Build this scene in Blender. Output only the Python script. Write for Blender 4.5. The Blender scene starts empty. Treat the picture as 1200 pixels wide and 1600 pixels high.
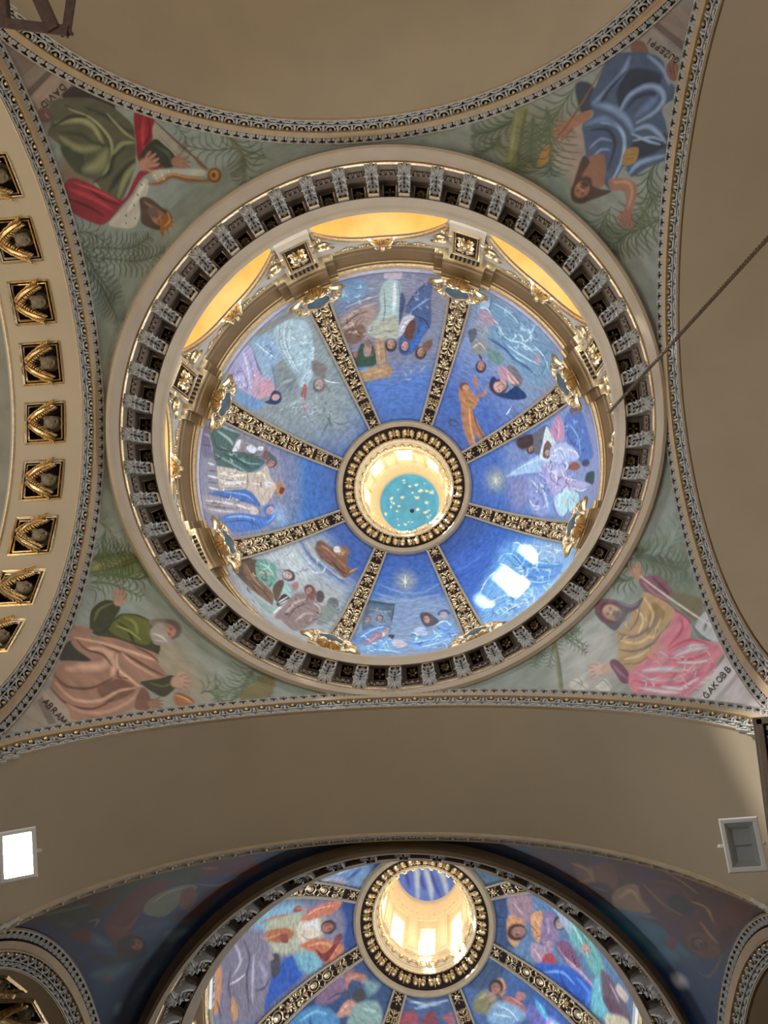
import bpy, math, random
import numpy as np
from mathutils import Matrix, Vector

# ------------------------------------------------------------------ camera, world, light
S = 5.0            # metres per building unit (half the width of a crossing)
Z0 = 1.6           # eye height
FPX = 1339.56
RC = np.array([[0.9967, 0.0449, 0.0679], [-0.0512, 0.9942, 0.0943], [-0.0633, -0.0975, 0.9932]])
CAM = np.array([0.2008, 0.6657, 0.0])
scn = bpy.context.scene
C = scn.collection
cam_d = bpy.data.cameras.new('camera'); cam = bpy.data.objects.new('camera', cam_d); C.objects.link(cam)
cam_d.sensor_width = 36; cam_d.sensor_fit = 'AUTO'; cam_d.lens = FPX/1600*36; cam_d.clip_end = 500
mw = Matrix(((RC[0][0], -RC[1][0], -RC[2][0], CAM[0]*S), (RC[0][1], -RC[1][1], -RC[2][1], CAM[1]*S),
             (RC[0][2], -RC[1][2], -RC[2][2], Z0), (0, 0, 0, 1)))
cam.matrix_world = mw
scn.camera = cam
scn.view_settings.view_transform = 'Standard'; scn.view_settings.look = 'None'
scn.view_settings.exposure = 0.0; scn.view_settings.gamma = 1; scn.view_settings.use_curve_mapping = False
world = bpy.data.worlds.new('world'); scn.world = world; world.use_nodes = True
bg = world.node_tree.nodes['Background']; bg.inputs[0].default_value = (0.86, 0.93, 1.0, 1); bg.inputs[1].default_value = 0.85

def light(name, kind, loc, energy, col, size=0.3, aim=None, size_y=None, spot=None):
    d = bpy.data.lights.new(name, kind); d.energy = energy; d.color = col
    o = bpy.data.objects.new(name, d); C.objects.link(o)
    o.location = (loc[0]*S, loc[1]*S, loc[2]*S+Z0)
    if kind == 'AREA':
        d.size = size
        if size_y: d.shape = 'RECTANGLE'; d.size_y = size_y
    elif kind != 'SUN': d.shadow_soft_size = size
    if spot: d.spot_size = spot[0]; d.spot_blend = spot[1]
    if aim is not None:
        v = Vector((aim[0]-loc[0], aim[1]-loc[1], aim[2]-loc[2]))
        o.rotation_euler = v.to_track_quat('-Z', 'Y').to_euler()
    return o

# daylight: a low sun from the upper left, and sky light standing in every drum window
SUN_FROM, SUN_TO = (-0.19, -0.165, 5.38), (0.519, 0.566, 4.793)
sun = light('sun', 'SUN', SUN_FROM, 30.0, (1.0, 0.97, 0.92), aim=SUN_TO); sun.data.angle = 0.035
WIN_W = 95.0
for k in range(8):
    a = k*math.pi/4
    for cy in (0.027, 2.5093):
        light('window_daylight', 'AREA', (0.002+0.985*math.cos(a), cy+0.985*math.sin(a), 3.37), WIN_W, (0.76, 0.88, 1.0), 1.6, (0.002-0.5*math.cos(a), cy-0.5*math.sin(a), 4.7), 0.5)
light('nave_fill', 'AREA', (0.0, -2.7, 0.8), 110.0, (1.0, 0.95, 0.88), 4.0, (0.0, 1.3, 2.9), 2.5)  # unseen area light added at the nave end to brighten the vaults
light('right_transept_fill', 'AREA', (2.45, 0.0, 0.9), 250.0, (1.0, 0.95, 0.88), 2.5, (0.6, 0.9, 2.9), 2.5)  # off-view fill light added to lift the barrel vaults
light('left_transept_fill', 'AREA', (-2.1, -0.6, 0.7), 270.0, (0.95, 0.97, 1.0), 2.5, (1.0, 1.05, 2.35), 2.0)  # unseen fill from the left, added to brighten the opposite corner vault

# ------------------------------------------------------------------ the building's measures
H0 = 1.9664; K = 2.0547; AL = 0.9702           # arch springing, pendentive surface
AX, AY = 1.0, 0.9956                            # planes of the arches over a crossing
BX, BY, RB = 1.045, 1.042, 0.9395               # barrel edges
D1 = (0.002, 0.027); Y2 = 2.4823; D2 = (0.002, Y2+0.027)
DH, DR = 4.143, 0.99                            # dome centre height and radius
RH, RR = 5.057, 0.380                           # oculus ring
PI = math.pi
def rad(a): return a*PI/180

def raydir(px, py):
    d = np.array([(px-600)/FPX, (py-800)/FPX, 1.0]); return d@RC
def at_z(px, py, z):
    d = raydir(px, py); return CAM + d*(z/d[2])
def at_sphere(px, py, c, R):
    d = raydir(px, py); d = d/np.linalg.norm(d); o = CAM-np.array(c)
    b = o@d; q = b*b-(o@o-R*R)
    t = -b+math.sqrt(max(q, 0)); return CAM+d*t
def at_pend(px, py, cy):
    d = raydir(px, py); M = np.array([AL, 1.0, 1.0]); o = CAM-np.array([0, cy, H0])
    a = (d*d*M).sum(); b = (o*d*M).sum(); c = (o*o*M).sum()-K
    t = (-b+math.sqrt(max(b*b-a*c, 0)))/a; return CAM+d*t

# ------------------------------------------------------------------ materials
def mat(name, col, rough=0.6, metal=0.0, noise=0.0, nscale=8.0, bump=0.0, bscale=30.0, col2=None, emit=None, attr=None, spec=0.5):
    m = bpy.data.materials.new(name); m.use_nodes = True; nt = m.node_tree; N = nt.nodes; L = nt.links
    b = N['Principled BSDF']; b.inputs['Roughness'].default_value = rough; b.inputs['Metallic'].default_value = metal
    b.inputs['Specular IOR Level'].default_value = spec
    b.inputs['Base Color'].default_value = (*col, 1)
    tc = N.new('ShaderNodeTexCoord')
    if attr:
        at = N.new('ShaderNodeAttribute'); at.attribute_name = attr
        nz = N.new('ShaderNodeTexNoise'); nz.inputs['Scale'].default_value = nscale; nz.inputs['Detail'].default_value = 8
        mp = N.new('ShaderNodeMapping'); mp.inputs['Scale'].default_value = (1, 1, 2.5)
        L.new(tc.outputs['Object'], mp.inputs[0]); L.new(mp.outputs[0], nz.inputs['Vector'])
        rm = N.new('ShaderNodeMapRange'); rm.inputs[1].default_value = 0.3; rm.inputs[2].default_value = 0.7
        rm.inputs[3].default_value = 1-noise; rm.inputs[4].default_value = 1+noise
        mx = N.new('ShaderNodeVectorMath'); mx.operation = 'MULTIPLY'
        L.new(nz.outputs[0], rm.inputs[0]); L.new(at.outputs['Color'], mx.inputs[0]); L.new(rm.outputs[0], mx.inputs[1])
        L.new(mx.outputs[0], b.inputs['Base Color'])
    elif noise or col2:
        nz = N.new('ShaderNodeTexNoise'); nz.inputs['Scale'].default_value = nscale; nz.inputs['Detail'].default_value = 6
        L.new(tc.outputs['Object'], nz.inputs['Vector'])
        rp = N.new('ShaderNodeValToRGB'); rp.color_ramp.elements[0].position = 0.35; rp.color_ramp.elements[1].position = 0.65
        c2 = col2 or tuple(c*(1-noise) for c in col)
        rp.color_ramp.elements[0].color = (*c2, 1); rp.color_ramp.elements[1].color = (*col, 1)
        L.new(nz.outputs[0], rp.inputs[0]); L.new(rp.outputs[0], b.inputs['Base Color'])
    if bump:
        n2 = N.new('ShaderNodeTexNoise'); n2.inputs['Scale'].default_value = bscale; n2.inputs['Detail'].default_value = 4
        L.new(tc.outputs['Object'], n2.inputs['Vector'])
        bp = N.new('ShaderNodeBump'); bp.inputs['Strength'].default_value = bump; bp.inputs['Distance'].default_value = 0.02
        L.new(n2.outputs[0], bp.inputs['Height']); L.new(bp.outputs[0], b.inputs['Normal'])
    if emit:
        b.inputs['Emission Color'].default_value = (*emit[0], 1); b.inputs['Emission Strength'].default_value = emit[1]
    return m
M = {
 'plaster': mat('beige_plaster', (0.44, 0.36, 0.25), 0.62, noise=0.08, nscale=0.7, bump=0.06, bscale=9),
 'plaster_light': mat('light_beige_plaster', (0.52, 0.42, 0.30), 0.55, noise=0.10, nscale=2.5, bump=0.04),
 'tan': mat('tan_moulding_paint', (0.50, 0.37, 0.22), 0.5, noise=0.12, nscale=4),
 'umber': mat('brown_gold_cornice_paint', (0.15, 0.083, 0.028), 0.36, metal=0.15, noise=0.15, nscale=4),
 'grey': mat('warm_grey_stucco', (0.36, 0.335, 0.30), 0.6, noise=0.2, nscale=12, bump=0.15, bscale=40),
 'lip_shaded': mat('shaded_brown_lip', (0.26, 0.19, 0.115), 0.5, noise=0.15, nscale=4),  # lip plaster darkened; the second dome's weaker light is put into the colour
 'white': mat('grey_white_stucco', (0.56, 0.56, 0.54), 0.6, noise=0.25, nscale=12, bump=0.2, bscale=40),
 'ground': mat('dark_brown_ground', (0.028, 0.014, 0.011), 0.65, noise=0.3, nscale=6, spec=0.15),
 'taupe': mat('taupe_paint', (0.27, 0.21, 0.16), 0.6, noise=0.15, nscale=5),
 'gold': mat('gilding', (0.82, 0.62, 0.34), 0.30, metal=1.0, noise=0.25, nscale=14, bump=0.35, bscale=26),
 'gold_pale': mat('pale_gilding', (0.88, 0.70, 0.44), 0.30, metal=0.95, noise=0.2, nscale=14, bump=0.3, bscale=26),
 'gold_old': mat('aged_gilding', (0.42, 0.32, 0.17), 0.42, metal=0.8, noise=0.35, nscale=10, bump=0.3, bscale=24),
 'ochre': mat('ochre_window_paint', (0.80, 0.40, 0.075), 0.5, noise=0.12, nscale=3),
 'drum': mat('cool_grey_drum_paint', (0.52, 0.50, 0.45), 0.55, noise=0.12, nscale=3),
 'oval': mat('blue_grey_oval_paint', (0.065, 0.105, 0.125), 0.35, noise=0.15, nscale=6),
 'lantern': mat('pale_yellow_lantern_paint', (0.93, 0.76, 0.48), 0.5, noise=0.06, nscale=5),
 'face': mat('dull_olive_head_paint', (0.24, 0.19, 0.12), 0.5, noise=0.3, nscale=12, bump=0.2),
 'fresco': mat('fresco_paint', (0.5, 0.5, 0.5), 0.5, noise=0.16, nscale=3.2, attr='paint', bump=0.05, bscale=12),
 'fresco_dome': mat('glossy_fresco_paint', (0.5, 0.5, 0.5), 0.38, noise=0.26, nscale=6.5, attr='paint', bump=0.3, bscale=7, spec=0.35),
 'letter': mat('dark_grey_lettering', (0.045, 0.04, 0.04), 0.6),
 'steel': mat('rusty_brown_steel', (0.085, 0.045, 0.032), 0.55, noise=0.4, nscale=20),
 'alu': mat('white_lamp_housing', (0.72, 0.72, 0.70), 0.4),
 'reflector': mat('lamp_reflector', (0.42, 0.44, 0.43), 0.3, metal=0.5),
 'led': mat('lit_lamp_face', (1, 1, 0.9), 0.5, emit=((1.0, 0.97, 0.62), 55.0)),
 'led_off': mat('unlit_lamp_face', (0.33, 0.36, 0.37), 0.25),
 'rope': mat('brown_rope', (0.17, 0.12, 0.08), 0.8, noise=0.5, nscale=60),
 'stone': mat('dark_stone_floor', (0.11, 0.09, 0.07), 0.4, noise=0.15, nscale=1.0),
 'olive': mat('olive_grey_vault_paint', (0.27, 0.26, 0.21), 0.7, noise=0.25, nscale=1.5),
}
def pane_material(nm, tr, PANE):
    m = bpy.data.materials.new(nm); m.use_nodes = True; nt = m.node_tree; N = nt.nodes; L = nt.links
    for n in list(N): N.remove(n)
    o = N.new('ShaderNodeOutputMaterial'); a = N.new('ShaderNodeAddShader'); e = N.new('ShaderNodeEmission'); t = N.new('ShaderNodeBsdfTransparent')
    e.inputs[0].default_value = (1.0, 0.97, 0.92, 1); e.inputs[1].default_value = PANE
    t.inputs[0].default_value = (tr, tr, tr, 1)
    L.new(e.outputs[0], a.inputs[0]); L.new(t.outputs[0], a.inputs[1]); L.new(a.outputs[0], o.inputs[0]); return m
M['pane'] = pane_material('bright_clear_pane', 0.9, 3.0); M['pane_frosted'] = pane_material('frosted_drum_pane', 0.13, 0.95)

# ------------------------------------------------------------------ mesh helpers (all in building units)
class MB:
    def __init__(s): s.v = []; s.f = []; s.mi = []; s.n = 0
    def add(s, V, F, mi=0):
        V = np.asarray(V, float).reshape(-1, 3); s.v.append(V)
        s.f += [tuple(int(i)+s.n for i in f) for f in F]; s.mi += [mi]*len(F); s.n += len(V); return s
    def grid(s, P, cu=False, cv=False, mi=0):
        P = np.asarray(P, float); m, n = P.shape[:2]; F = []
        for i in range(m if cu else m-1):
            a = i*n; b = ((i+1) % m)*n
            for j in range(n if cv else n-1):
                k = (j+1) % n; F.append((a+j, a+k, b+k, b+j))
        return s.add(P.reshape(-1, 3), F, mi)
    def merge(s, o, mx=None, mi=None):
        for_v = np.concatenate(o.v) if o.v else np.zeros((0, 3))
        if mx is not None: for_v = for_v@np.asarray(mx)[:3, :3].T+np.asarray(mx)[:3, 3]
        s.v.append(for_v); s.f += [tuple(i+s.n for i in f) for f in o.f]
        s.mi += (o.mi if mi is None else [mi]*len(o.f)); s.n += len(for_v); return s
    def box(s, c, d, mi=0, mx=None):
        x, y, z = [q/2 for q in d]
        V = np.array([(i*x+c[0], j*y+c[1], k*z+c[2]) for i in (-1, 1) for j in (-1, 1) for k in (-1, 1)])
        if mx is not None: V = V@np.asarray(mx).T
        return s.add(V, [(0, 1, 3, 2), (4, 6, 7, 5), (0, 4, 5, 1), (2, 3, 7, 6), (0, 2, 6, 4), (1, 5, 7, 3)], mi)
    def ball(s, c, r, seg=7, rings=4, mi=0, half=False):
        th = np.linspace(0, PI*2, seg, endpoint=False); ph = np.linspace(0.12, PI/2 if half else PI-0.12, rings)
        P = np.stack([np.outer(np.sin(ph), np.cos(th))*r[0]+c[0], np.outer(np.sin(ph), np.sin(th))*r[1]+c[1],
                      np.outer(np.cos(ph), np.ones(seg))*r[2]+c[2]], 2)
        a = s.n; s.grid(P, cv=True, mi=mi); s.f.append(tuple(a+i for i in range(seg))); s.mi.append(mi)
        if not half: s.f.append(tuple(a+(rings-1)*seg+i for i in reversed(range(seg)))); s.mi.append(mi)
        return s
    def tube(s, pts, r, seg=5, mi=0, up=(0, 0, 1), caps=True):
        pts = np.asarray(pts, float); n = len(pts); r = np.broadcast_to(np.asarray(r, float), (n,))
        T = np.gradient(pts, axis=0); T /= np.linalg.norm(T, axis=1)[:, None]+1e-12
        A = np.cross(T, np.asarray(up, float)); nn = np.linalg.norm(A, axis=1)[:, None]
        A = np.where(nn < 1e-6, np.cross(T, [1., 0.3, 0.]), A); A /= np.linalg.norm(A, axis=1)[:, None]
        B = np.cross(A, T); th = np.linspace(0, 2*PI, seg, endpoint=False)
        P = pts[:, None]+r[:, None, None]*(np.cos(th)[None, :, None]*A[:, None]+np.sin(th)[None, :, None]*B[:, None])
        a = s.n; s.grid(P, cv=True, mi=mi)
        if caps:
            s.f.append(tuple(a+i for i in reversed(range(seg)))); s.f.append(tuple(a+(n-1)*seg+i for i in range(seg))); s.mi += [mi]*2
        return s
    def leaf(s, base, ang, L, w, h=0.3, mi=0, bend=0.0, n=5, lift=0.0):
        # a pointed, ridged leaf lying in the u,v plane, with thickness towards w
        t = np.linspace(0, 1, n); wd = w*np.sin(PI*np.clip(t*0.86+0.14, 0, 1))**0.8; wd[-1] = w*0.04
        a = ang+bend*t; du = np.cos(a); dv = np.sin(a)
        cu = base[0]+np.concatenate([[0], np.cumsum(du[:-1]*L/(n-1))]); cv = base[1]+np.concatenate([[0], np.cumsum(dv[:-1]*L/(n-1))])
        b0 = base[2] if len(base) > 2 else 0
        z = b0+h*w*(0.5+0.9*np.sin(PI*t))+lift*t
        P = np.zeros((n, 5, 3))
        for k, (q, zz) in enumerate(((-1, 0), (-0.62, 0.75), (0, 0.55), (0.62, 0.75), (1, 0))):
            P[:, k, 0] = cu-dv*wd*q/2; P[:, k, 1] = cv+du*wd*q/2; P[:, k, 2] = np.where(zz == 0, b0, b0+(z-b0)*zz*1.3)
        return s.grid(P, mi=mi)
    def scroll(s, c, r, turns, a0, sgn, thick, mi=0, n=14, z=0.0, seg=4):
        t = np.linspace(0, 1, n); a = a0+sgn*turns*2*PI*t; q = r*(1-0.85*t)
        P = np.stack([c[0]+q*np.cos(a), c[1]+q*np.sin(a), z+thick*0.5+thick*0.5*t], 1)
        return s.tube(P, thick*(1-0.4*t), seg, mi)
    def flower(s, c, r, petals=6, mi=0, z=0.0, ph=0.0):
        for k in range(petals):
            a = ph+2*PI*k/petals; s.leaf((c[0]+0.2*r*math.cos(a), c[1]+0.2*r*math.sin(a), z), a, r*0.8, r*0.62, 0.45, mi, n=4)
        return s.ball((c[0], c[1], z+r*0.2), (r*0.27, r*0.27, r*0.3), 6, 4, mi)
    def mesh(s, name, mats, smooth=True):
        me = bpy.data.meshes.new(name); V = np.concatenate(s.v)*S
        me.from_pydata(V.tolist(), [], s.f); 
        for m in (mats if isinstance(mats, (list, tuple)) else [mats]): me.materials.append(M[m] if isinstance(m, str) else m)
        if any(s.mi): me.polygons.foreach_set('material_index', s.mi)
        me.polygons.foreach_set('use_smooth', [bool(smooth)]*len(s.f))
        if smooth:
            try: me.set_sharp_from_angle(angle=rad(50))
            except Exception: pass
        me.update(); return me

CACHE = {}
def cached(key, fn):
    if key not in CACHE: CACHE[key] = fn()
    return CACHE[key]
def mtx(o, U=(1, 0, 0), V=(0, 1, 0), W=(0, 0, 1), world=True):
    k = S; z = Z0 if world else 0
    return Matrix(((U[0], V[0], W[0], o[0]*k), (U[1], V[1], W[1], o[1]*k), (U[2], V[2], W[2], o[2]*k+z), (0, 0, 0, 1)))
def put(name, me, parent=None, m=None, **props):
    o = bpy.data.objects.new(name, me); C.objects.link(o)
    if parent is not None: o.parent = parent; o.matrix_local = m if m is not None else Matrix.Identity(4)
    else: o.matrix_world = m if m is not None else Matrix.Translation((0, 0, Z0))
    for k, v in props.items(): o[k] = v
    return o
def thing(name, label, category, m, group=None):
    o = put(name, None, None, m, label=label, category=category); o.empty_display_size = 0.1
    if group: o['group'] = group
    return o
def rotz(a): return Matrix.Rotation(a, 4, 'Z')
def world_of(cx, cy, az=0.0, base=(0, 0, 0)):
    # a frame turned by az about a dome's axis, with its origin moved to base
    return Matrix.Translation((cx*S, cy*S, Z0)) @ rotz(az) @ Matrix.Translation(Vector(base)*S)
def lathe(prof, n=192, a0=0, a1=2*PI, mi=0, mb=None, base=(0, 0, 0), mod=None):
    full = abs(a1-a0-2*PI) < 1e-6; th = np.linspace(a0, a1, n, endpoint=not full); mb = mb or MB()
    P = np.array([[(r*math.cos(t)-base[0], r*math.sin(t)-base[1], h-base[2]) for (r, h) in prof] for t in th])
    return mb.grid(P, cu=full, mi=mi)

# ------------------------------------------------------------------ large structure
def barrel_mesh(axis, p0, p1, R, n=64, sx=1.0, m='plaster', thick=0.05):
    mb = MB(); th = np.linspace(-0.0, PI, n)
    for q, rr in ((0, R), (1, R+thick)):
        A = []
        for t in th:
            c, z = rr*math.cos(t)*sx, H0+rr*math.sin(t)
            A.append([(c, p, z) if axis == 'y' else (p, c, z) for p in np.linspace(p0, p1, 6)])
        mb.grid(np.array(A))
    return mb.mesh('barrel_vault', m)
def barrel(name, axis, p0, p1, R, off, label, m='plaster', sx=1.0):
    return put(name, barrel_mesh(axis, p0, p1, R, m=m, sx=sx), None, Matrix.Translation((0, off*S, Z0)), kind='structure', label=label)
SXB = 1/math.sqrt(0.9591)
barrel('ceiling', 'y', BY, Y2-BY, RB, 0, 'plain beige barrel vault between the two domes', sx=SXB)
barrel('ceiling', 'y', -BY, -2.9, RB, 0, 'plain beige barrel vault above the near dome in the photo', sx=SXB)
barrel('ceiling', 'x', BX, 2.6, RB, 0, 'plain beige vault right of the near dome')
barrel('ceiling', 'x', BX, 2.6, RB, Y2, 'plain beige vault right of the second dome')
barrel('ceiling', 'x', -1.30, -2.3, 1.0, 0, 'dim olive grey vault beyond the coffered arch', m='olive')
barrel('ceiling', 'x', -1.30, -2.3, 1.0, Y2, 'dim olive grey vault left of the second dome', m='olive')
# floor
fl = MB().box((0, 1.2, -0.33), (9, 9, 0.02)); put('floor', fl.mesh('floor', 'stone', False), kind='structure', label='dark stone church floor')
for nm, cen, d, lab in (('wall_right', (2.62, 1.2, 2.5), (0.04, 9, 2.6), 'plain wall closing the vaults on the right'), ('wall_back', (0, 3.9, 2.3), (9, 0.04, 2.8), 'plain wall beyond the second dome'),
                        ('wall_left', (-2.32, 3.0, 1.6), (0.04, 3.0, 4.2), 'plain wall left of the second dome'),
                        ('wall_front', (0, -2.94, 2.45), (9, 0.04, 2.5), 'plain wall closing the vault above the near dome')):
    put(nm, MB().box(cen, d).mesh(nm, 'plaster', False), kind='structure', label=lab)
for nm, x0, x1, y0, y1, lab in (('wall_right', 1.0, 2.6, 0.998, Y2-0.998, 'corner pier right, between the two domes'), ('wall_left', -2.3, -1.0, 0.998, Y2-0.998, 'corner pier left, between the two domes'),
                                ('wall_right', 1.0, 2.6, -2.9, -0.998, 'corner pier at the upper right of the near dome'), ('wall_left', -2.3, -1.0, -2.9, -0.998, 'corner pier at the upper left of the near dome'),
                                ('wall_right', 1.0, 2.6, Y2+0.998, 3.88, 'far corner pier on the right'), ('wall_left', -2.28, -1.0, Y2+0.998, 3.88, 'far corner pier on the left')):
    put(nm, MB().box(((x0+x1)/2, (y0+y1)/2, 1.34), (x1-x0, y1-y0, 3.32)).mesh(nm, 'plaster', False), kind='structure', label=lab)

# ------------------------------------------------------------------ arch mouldings
def unit_egg():
    mb = MB(); t = np.linspace(-0.15, PI+0.15, 9)
    mb.tube(np.stack([0.0165*np.cos(t), -0.002+0.0135*np.sin(t), 0.006+0*t], 1), 0.0029, 5, 0)       # hood
    mb.ball((0, -0.0025, 0.005), (0.0070, 0.0070, 0.0085), 8, 4, 1)                                     # gilt bead
    mb.box((0.026, -0.003, 0.003), (0.005, 0.016, 0.007))
    mb.leaf((0.026, 0.010, 0), -PI/2, 0.02, 0.012, 0.5, 0, n=4)
    # openwork leaf band above
    mb.box((0, 0.0328, 0.004), (0.0525, 0.0035, 0.008)); mb.box((0, 0.0142, 0.004), (0.0525, 0.0025, 0.008))
    for s in (-1, 1):
        mb.leaf((s*0.004, 0.016, 0), PI/2-s*0.75, 0.022, 0.009, 0.6, 0, n=4)
        mb.leaf((s*0.026, 0.032, 0), -PI/2-s*0.75, 0.020, 0.008, 0.6, 0, n=4)
    mb.box((0, 0.024, 0.004), (0.012, 0.004, 0.007));
    return mb.mesh('egg_and_leaf', ['white', 'gold_pale'])
def unit_trefoil():
    mb = MB()
    mb.box((0, -0.0115, 0.002), (0.033, 0.0035, 0.006))
    mb.ball((0, -0.005, 0.002), (0.007, 0.0075, 0.006), 7, 3); mb.ball((-0.0095, 0.0035, 0.002), (0.0065, 0.0075, 0.005), 7, 3); mb.ball((0.0095, 0.0035, 0.002), (0.0065, 0.0075, 0.005), 7, 3)
    mb.box((0, 0.0035, 0.001), (0.006, 0.012, 0.004))
    return mb.mesh('trefoil_leaf', 'white')
def arch_curves(axis, s):
    if axis == 'y':
        rp = math.sqrt(K-AY*AY)
        P = lambda t: np.array([np.clip(rp/math.sqrt(AL)*np.cos(t), -1.0, 1.0), s*AY, H0+rp*np.sin(t)])
        B = lambda t: np.array([RB*SXB*np.cos(t), s*BY, H0+RB*np.sin(t)])
    else:
        rp = 1.0414
        P = lambda t: np.array([s*AX, np.clip(rp*np.cos(t), -AY, AY), H0+rp*np.sin(t)])
        B = lambda t: np.array([s*BX, 0.945*np.cos(t), H0+0.945*np.sin(t)])
    return P, B
SEC = [(0, -0.03), (0, 0.006), (0.035, 0.009), (0.04, 0.002), (0.29, 0.002), (0.30, 0.011), (0.49, 0.011), (0.51, 0.017), (0.545, 0.017), (0.56, 0.002), (0.965, 0.002), (0.975, 0.009), (1.0, 0.009), (1.0, -0.03)]
def arch_moulding(name, axis, s, cy, label, part=(0.03, PI-0.03)):
    P, B = arch_curves(axis, s); ctr = np.array([0, 0, H0+0.1]); mb = MB(); ths = np.linspace(part[0], part[1], 150)
    def fr(t):
        p, b = P(t), B(t); a = b-p; L = np.linalg.norm(a); a = a/L
        T = (P(t+1e-3)+B(t+1e-3)-P(t-1e-3)-B(t-1e-3)); T /= np.linalg.norm(T); n = np.cross(T, a); n /= np.linalg.norm(n)
        if n@(ctr-p) < 0: n = -n
        return p, a, L, T, n
    G = []
    for t in ths:
        p, a, L, T, n = fr(t); G.append([p+a*L*q+n*o for q, o in SEC])
    G = np.array(G)
    for j0, j1, mi in ((0, 3, 0), (3, 5, 1), (5, 9, 0), (9, 10, 1), (10, 13, 0)): mb.grid(G[:, j0:j1+1], mi=mi)
    mb.grid(G[:, 9:11], mi=1)
    o = put(name, cached('archm%s%d%.2f' % (axis, s, part[0]), lambda: mb.mesh('arch_moulding', ['tan', 'ground'])), None, Matrix.Translation((0, cy*S, Z0)), kind='structure', label=label)
    def units(key, fn, step, q, nm, sv=1):
        me = cached(key, fn); t = part[0]+0.02
        while t < part[1]-0.02:
            p, a, L, T, n = fr(t); sp = np.linalg.norm((P(t+0.01)+B(t+0.01)-P(t)-B(t))/2)/0.01
            c = p+a*L*q+n*0.003; U = np.cross(a, n)
            put(nm, me, o, mtx(c, U, a, n, False)); t += step/max(sp, 0.5)
    units('egg', unit_egg, 0.0525, 0.64, 'egg_and_leaf'); units('tre', unit_trefoil, 0.0335, 0.165, 'trefoil_leaf')
    return o
arch_moulding('trim_1', 'y', -1, 0, 'white and gold leaf moulding along the arch above the near dome')
arch_moulding('trim_2', 'x', 1, 0, 'white and gold leaf moulding along the arch right of the near dome')
arch_moulding('trim_3', 'y', 1, 0, 'white and gold leaf moulding along the arch below the near dome')
arch_moulding('trim_4', 'x', -1, 0, 'white and gold leaf moulding along the arch left of the near dome')
arch_moulding('trim_5', 'y', -1, Y2, 'dark leaf moulding on the arch in front of the second dome')
arch_moulding('trim_6', 'x', 1, Y2, 'leaf moulding on the arch at the bottom right corner')
arch_moulding('trim_7', 'x', -1, Y2, 'leaf moulding on the arch at the bottom left corner')

# ------------------------------------------------------------------ coffered arch on the left
def coffer_band_mesh(k0, k1):
    mb = MB(); ca, cw = rad(12.8), rad(8.3); R = 0.945; x0, x1, x2, x3 = -BX, -1.105, -1.243, -1.300
    def strip(xa, xb, ta, tb, n):
        t = np.linspace(ta, tb, n); mb.grid(np.array([[(x, R*math.sin(q), H0+R*math.cos(q)) for q in t] for x in (xa, xb)]))
    strip(x0, x1, -PI/2, PI/2, 60); strip(x2, x3, -PI/2, PI/2, 60)
    for k in range(k0, k1): strip(x1, x2, k*ca+cw/2, (k+1)*ca-cw/2, 4)
    strip(x1, x2, -PI/2, k0*ca-cw/2, 24); strip(x1, x2, k1*ca+cw/2, PI/2, 24)
    mb.grid(np.array([[(x, r*math.sin(q), H0+r*math.cos(q)) for q in np.linspace(-PI/2, PI/2, 60)] for x, r in ((x3, R), (x3, 1.02))]))
    a = np.linspace(-PI/2, PI/2, 90)
    mb.tube(np.stack([0*a+x3+0.012, (R-0.002)*np.sin(a), H0+(R-0.002)*np.cos(a)], 1), 0.005, 5, 1)
    return mb.mesh('coffered_band', ['plaster', 'gold_pale'])
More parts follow.
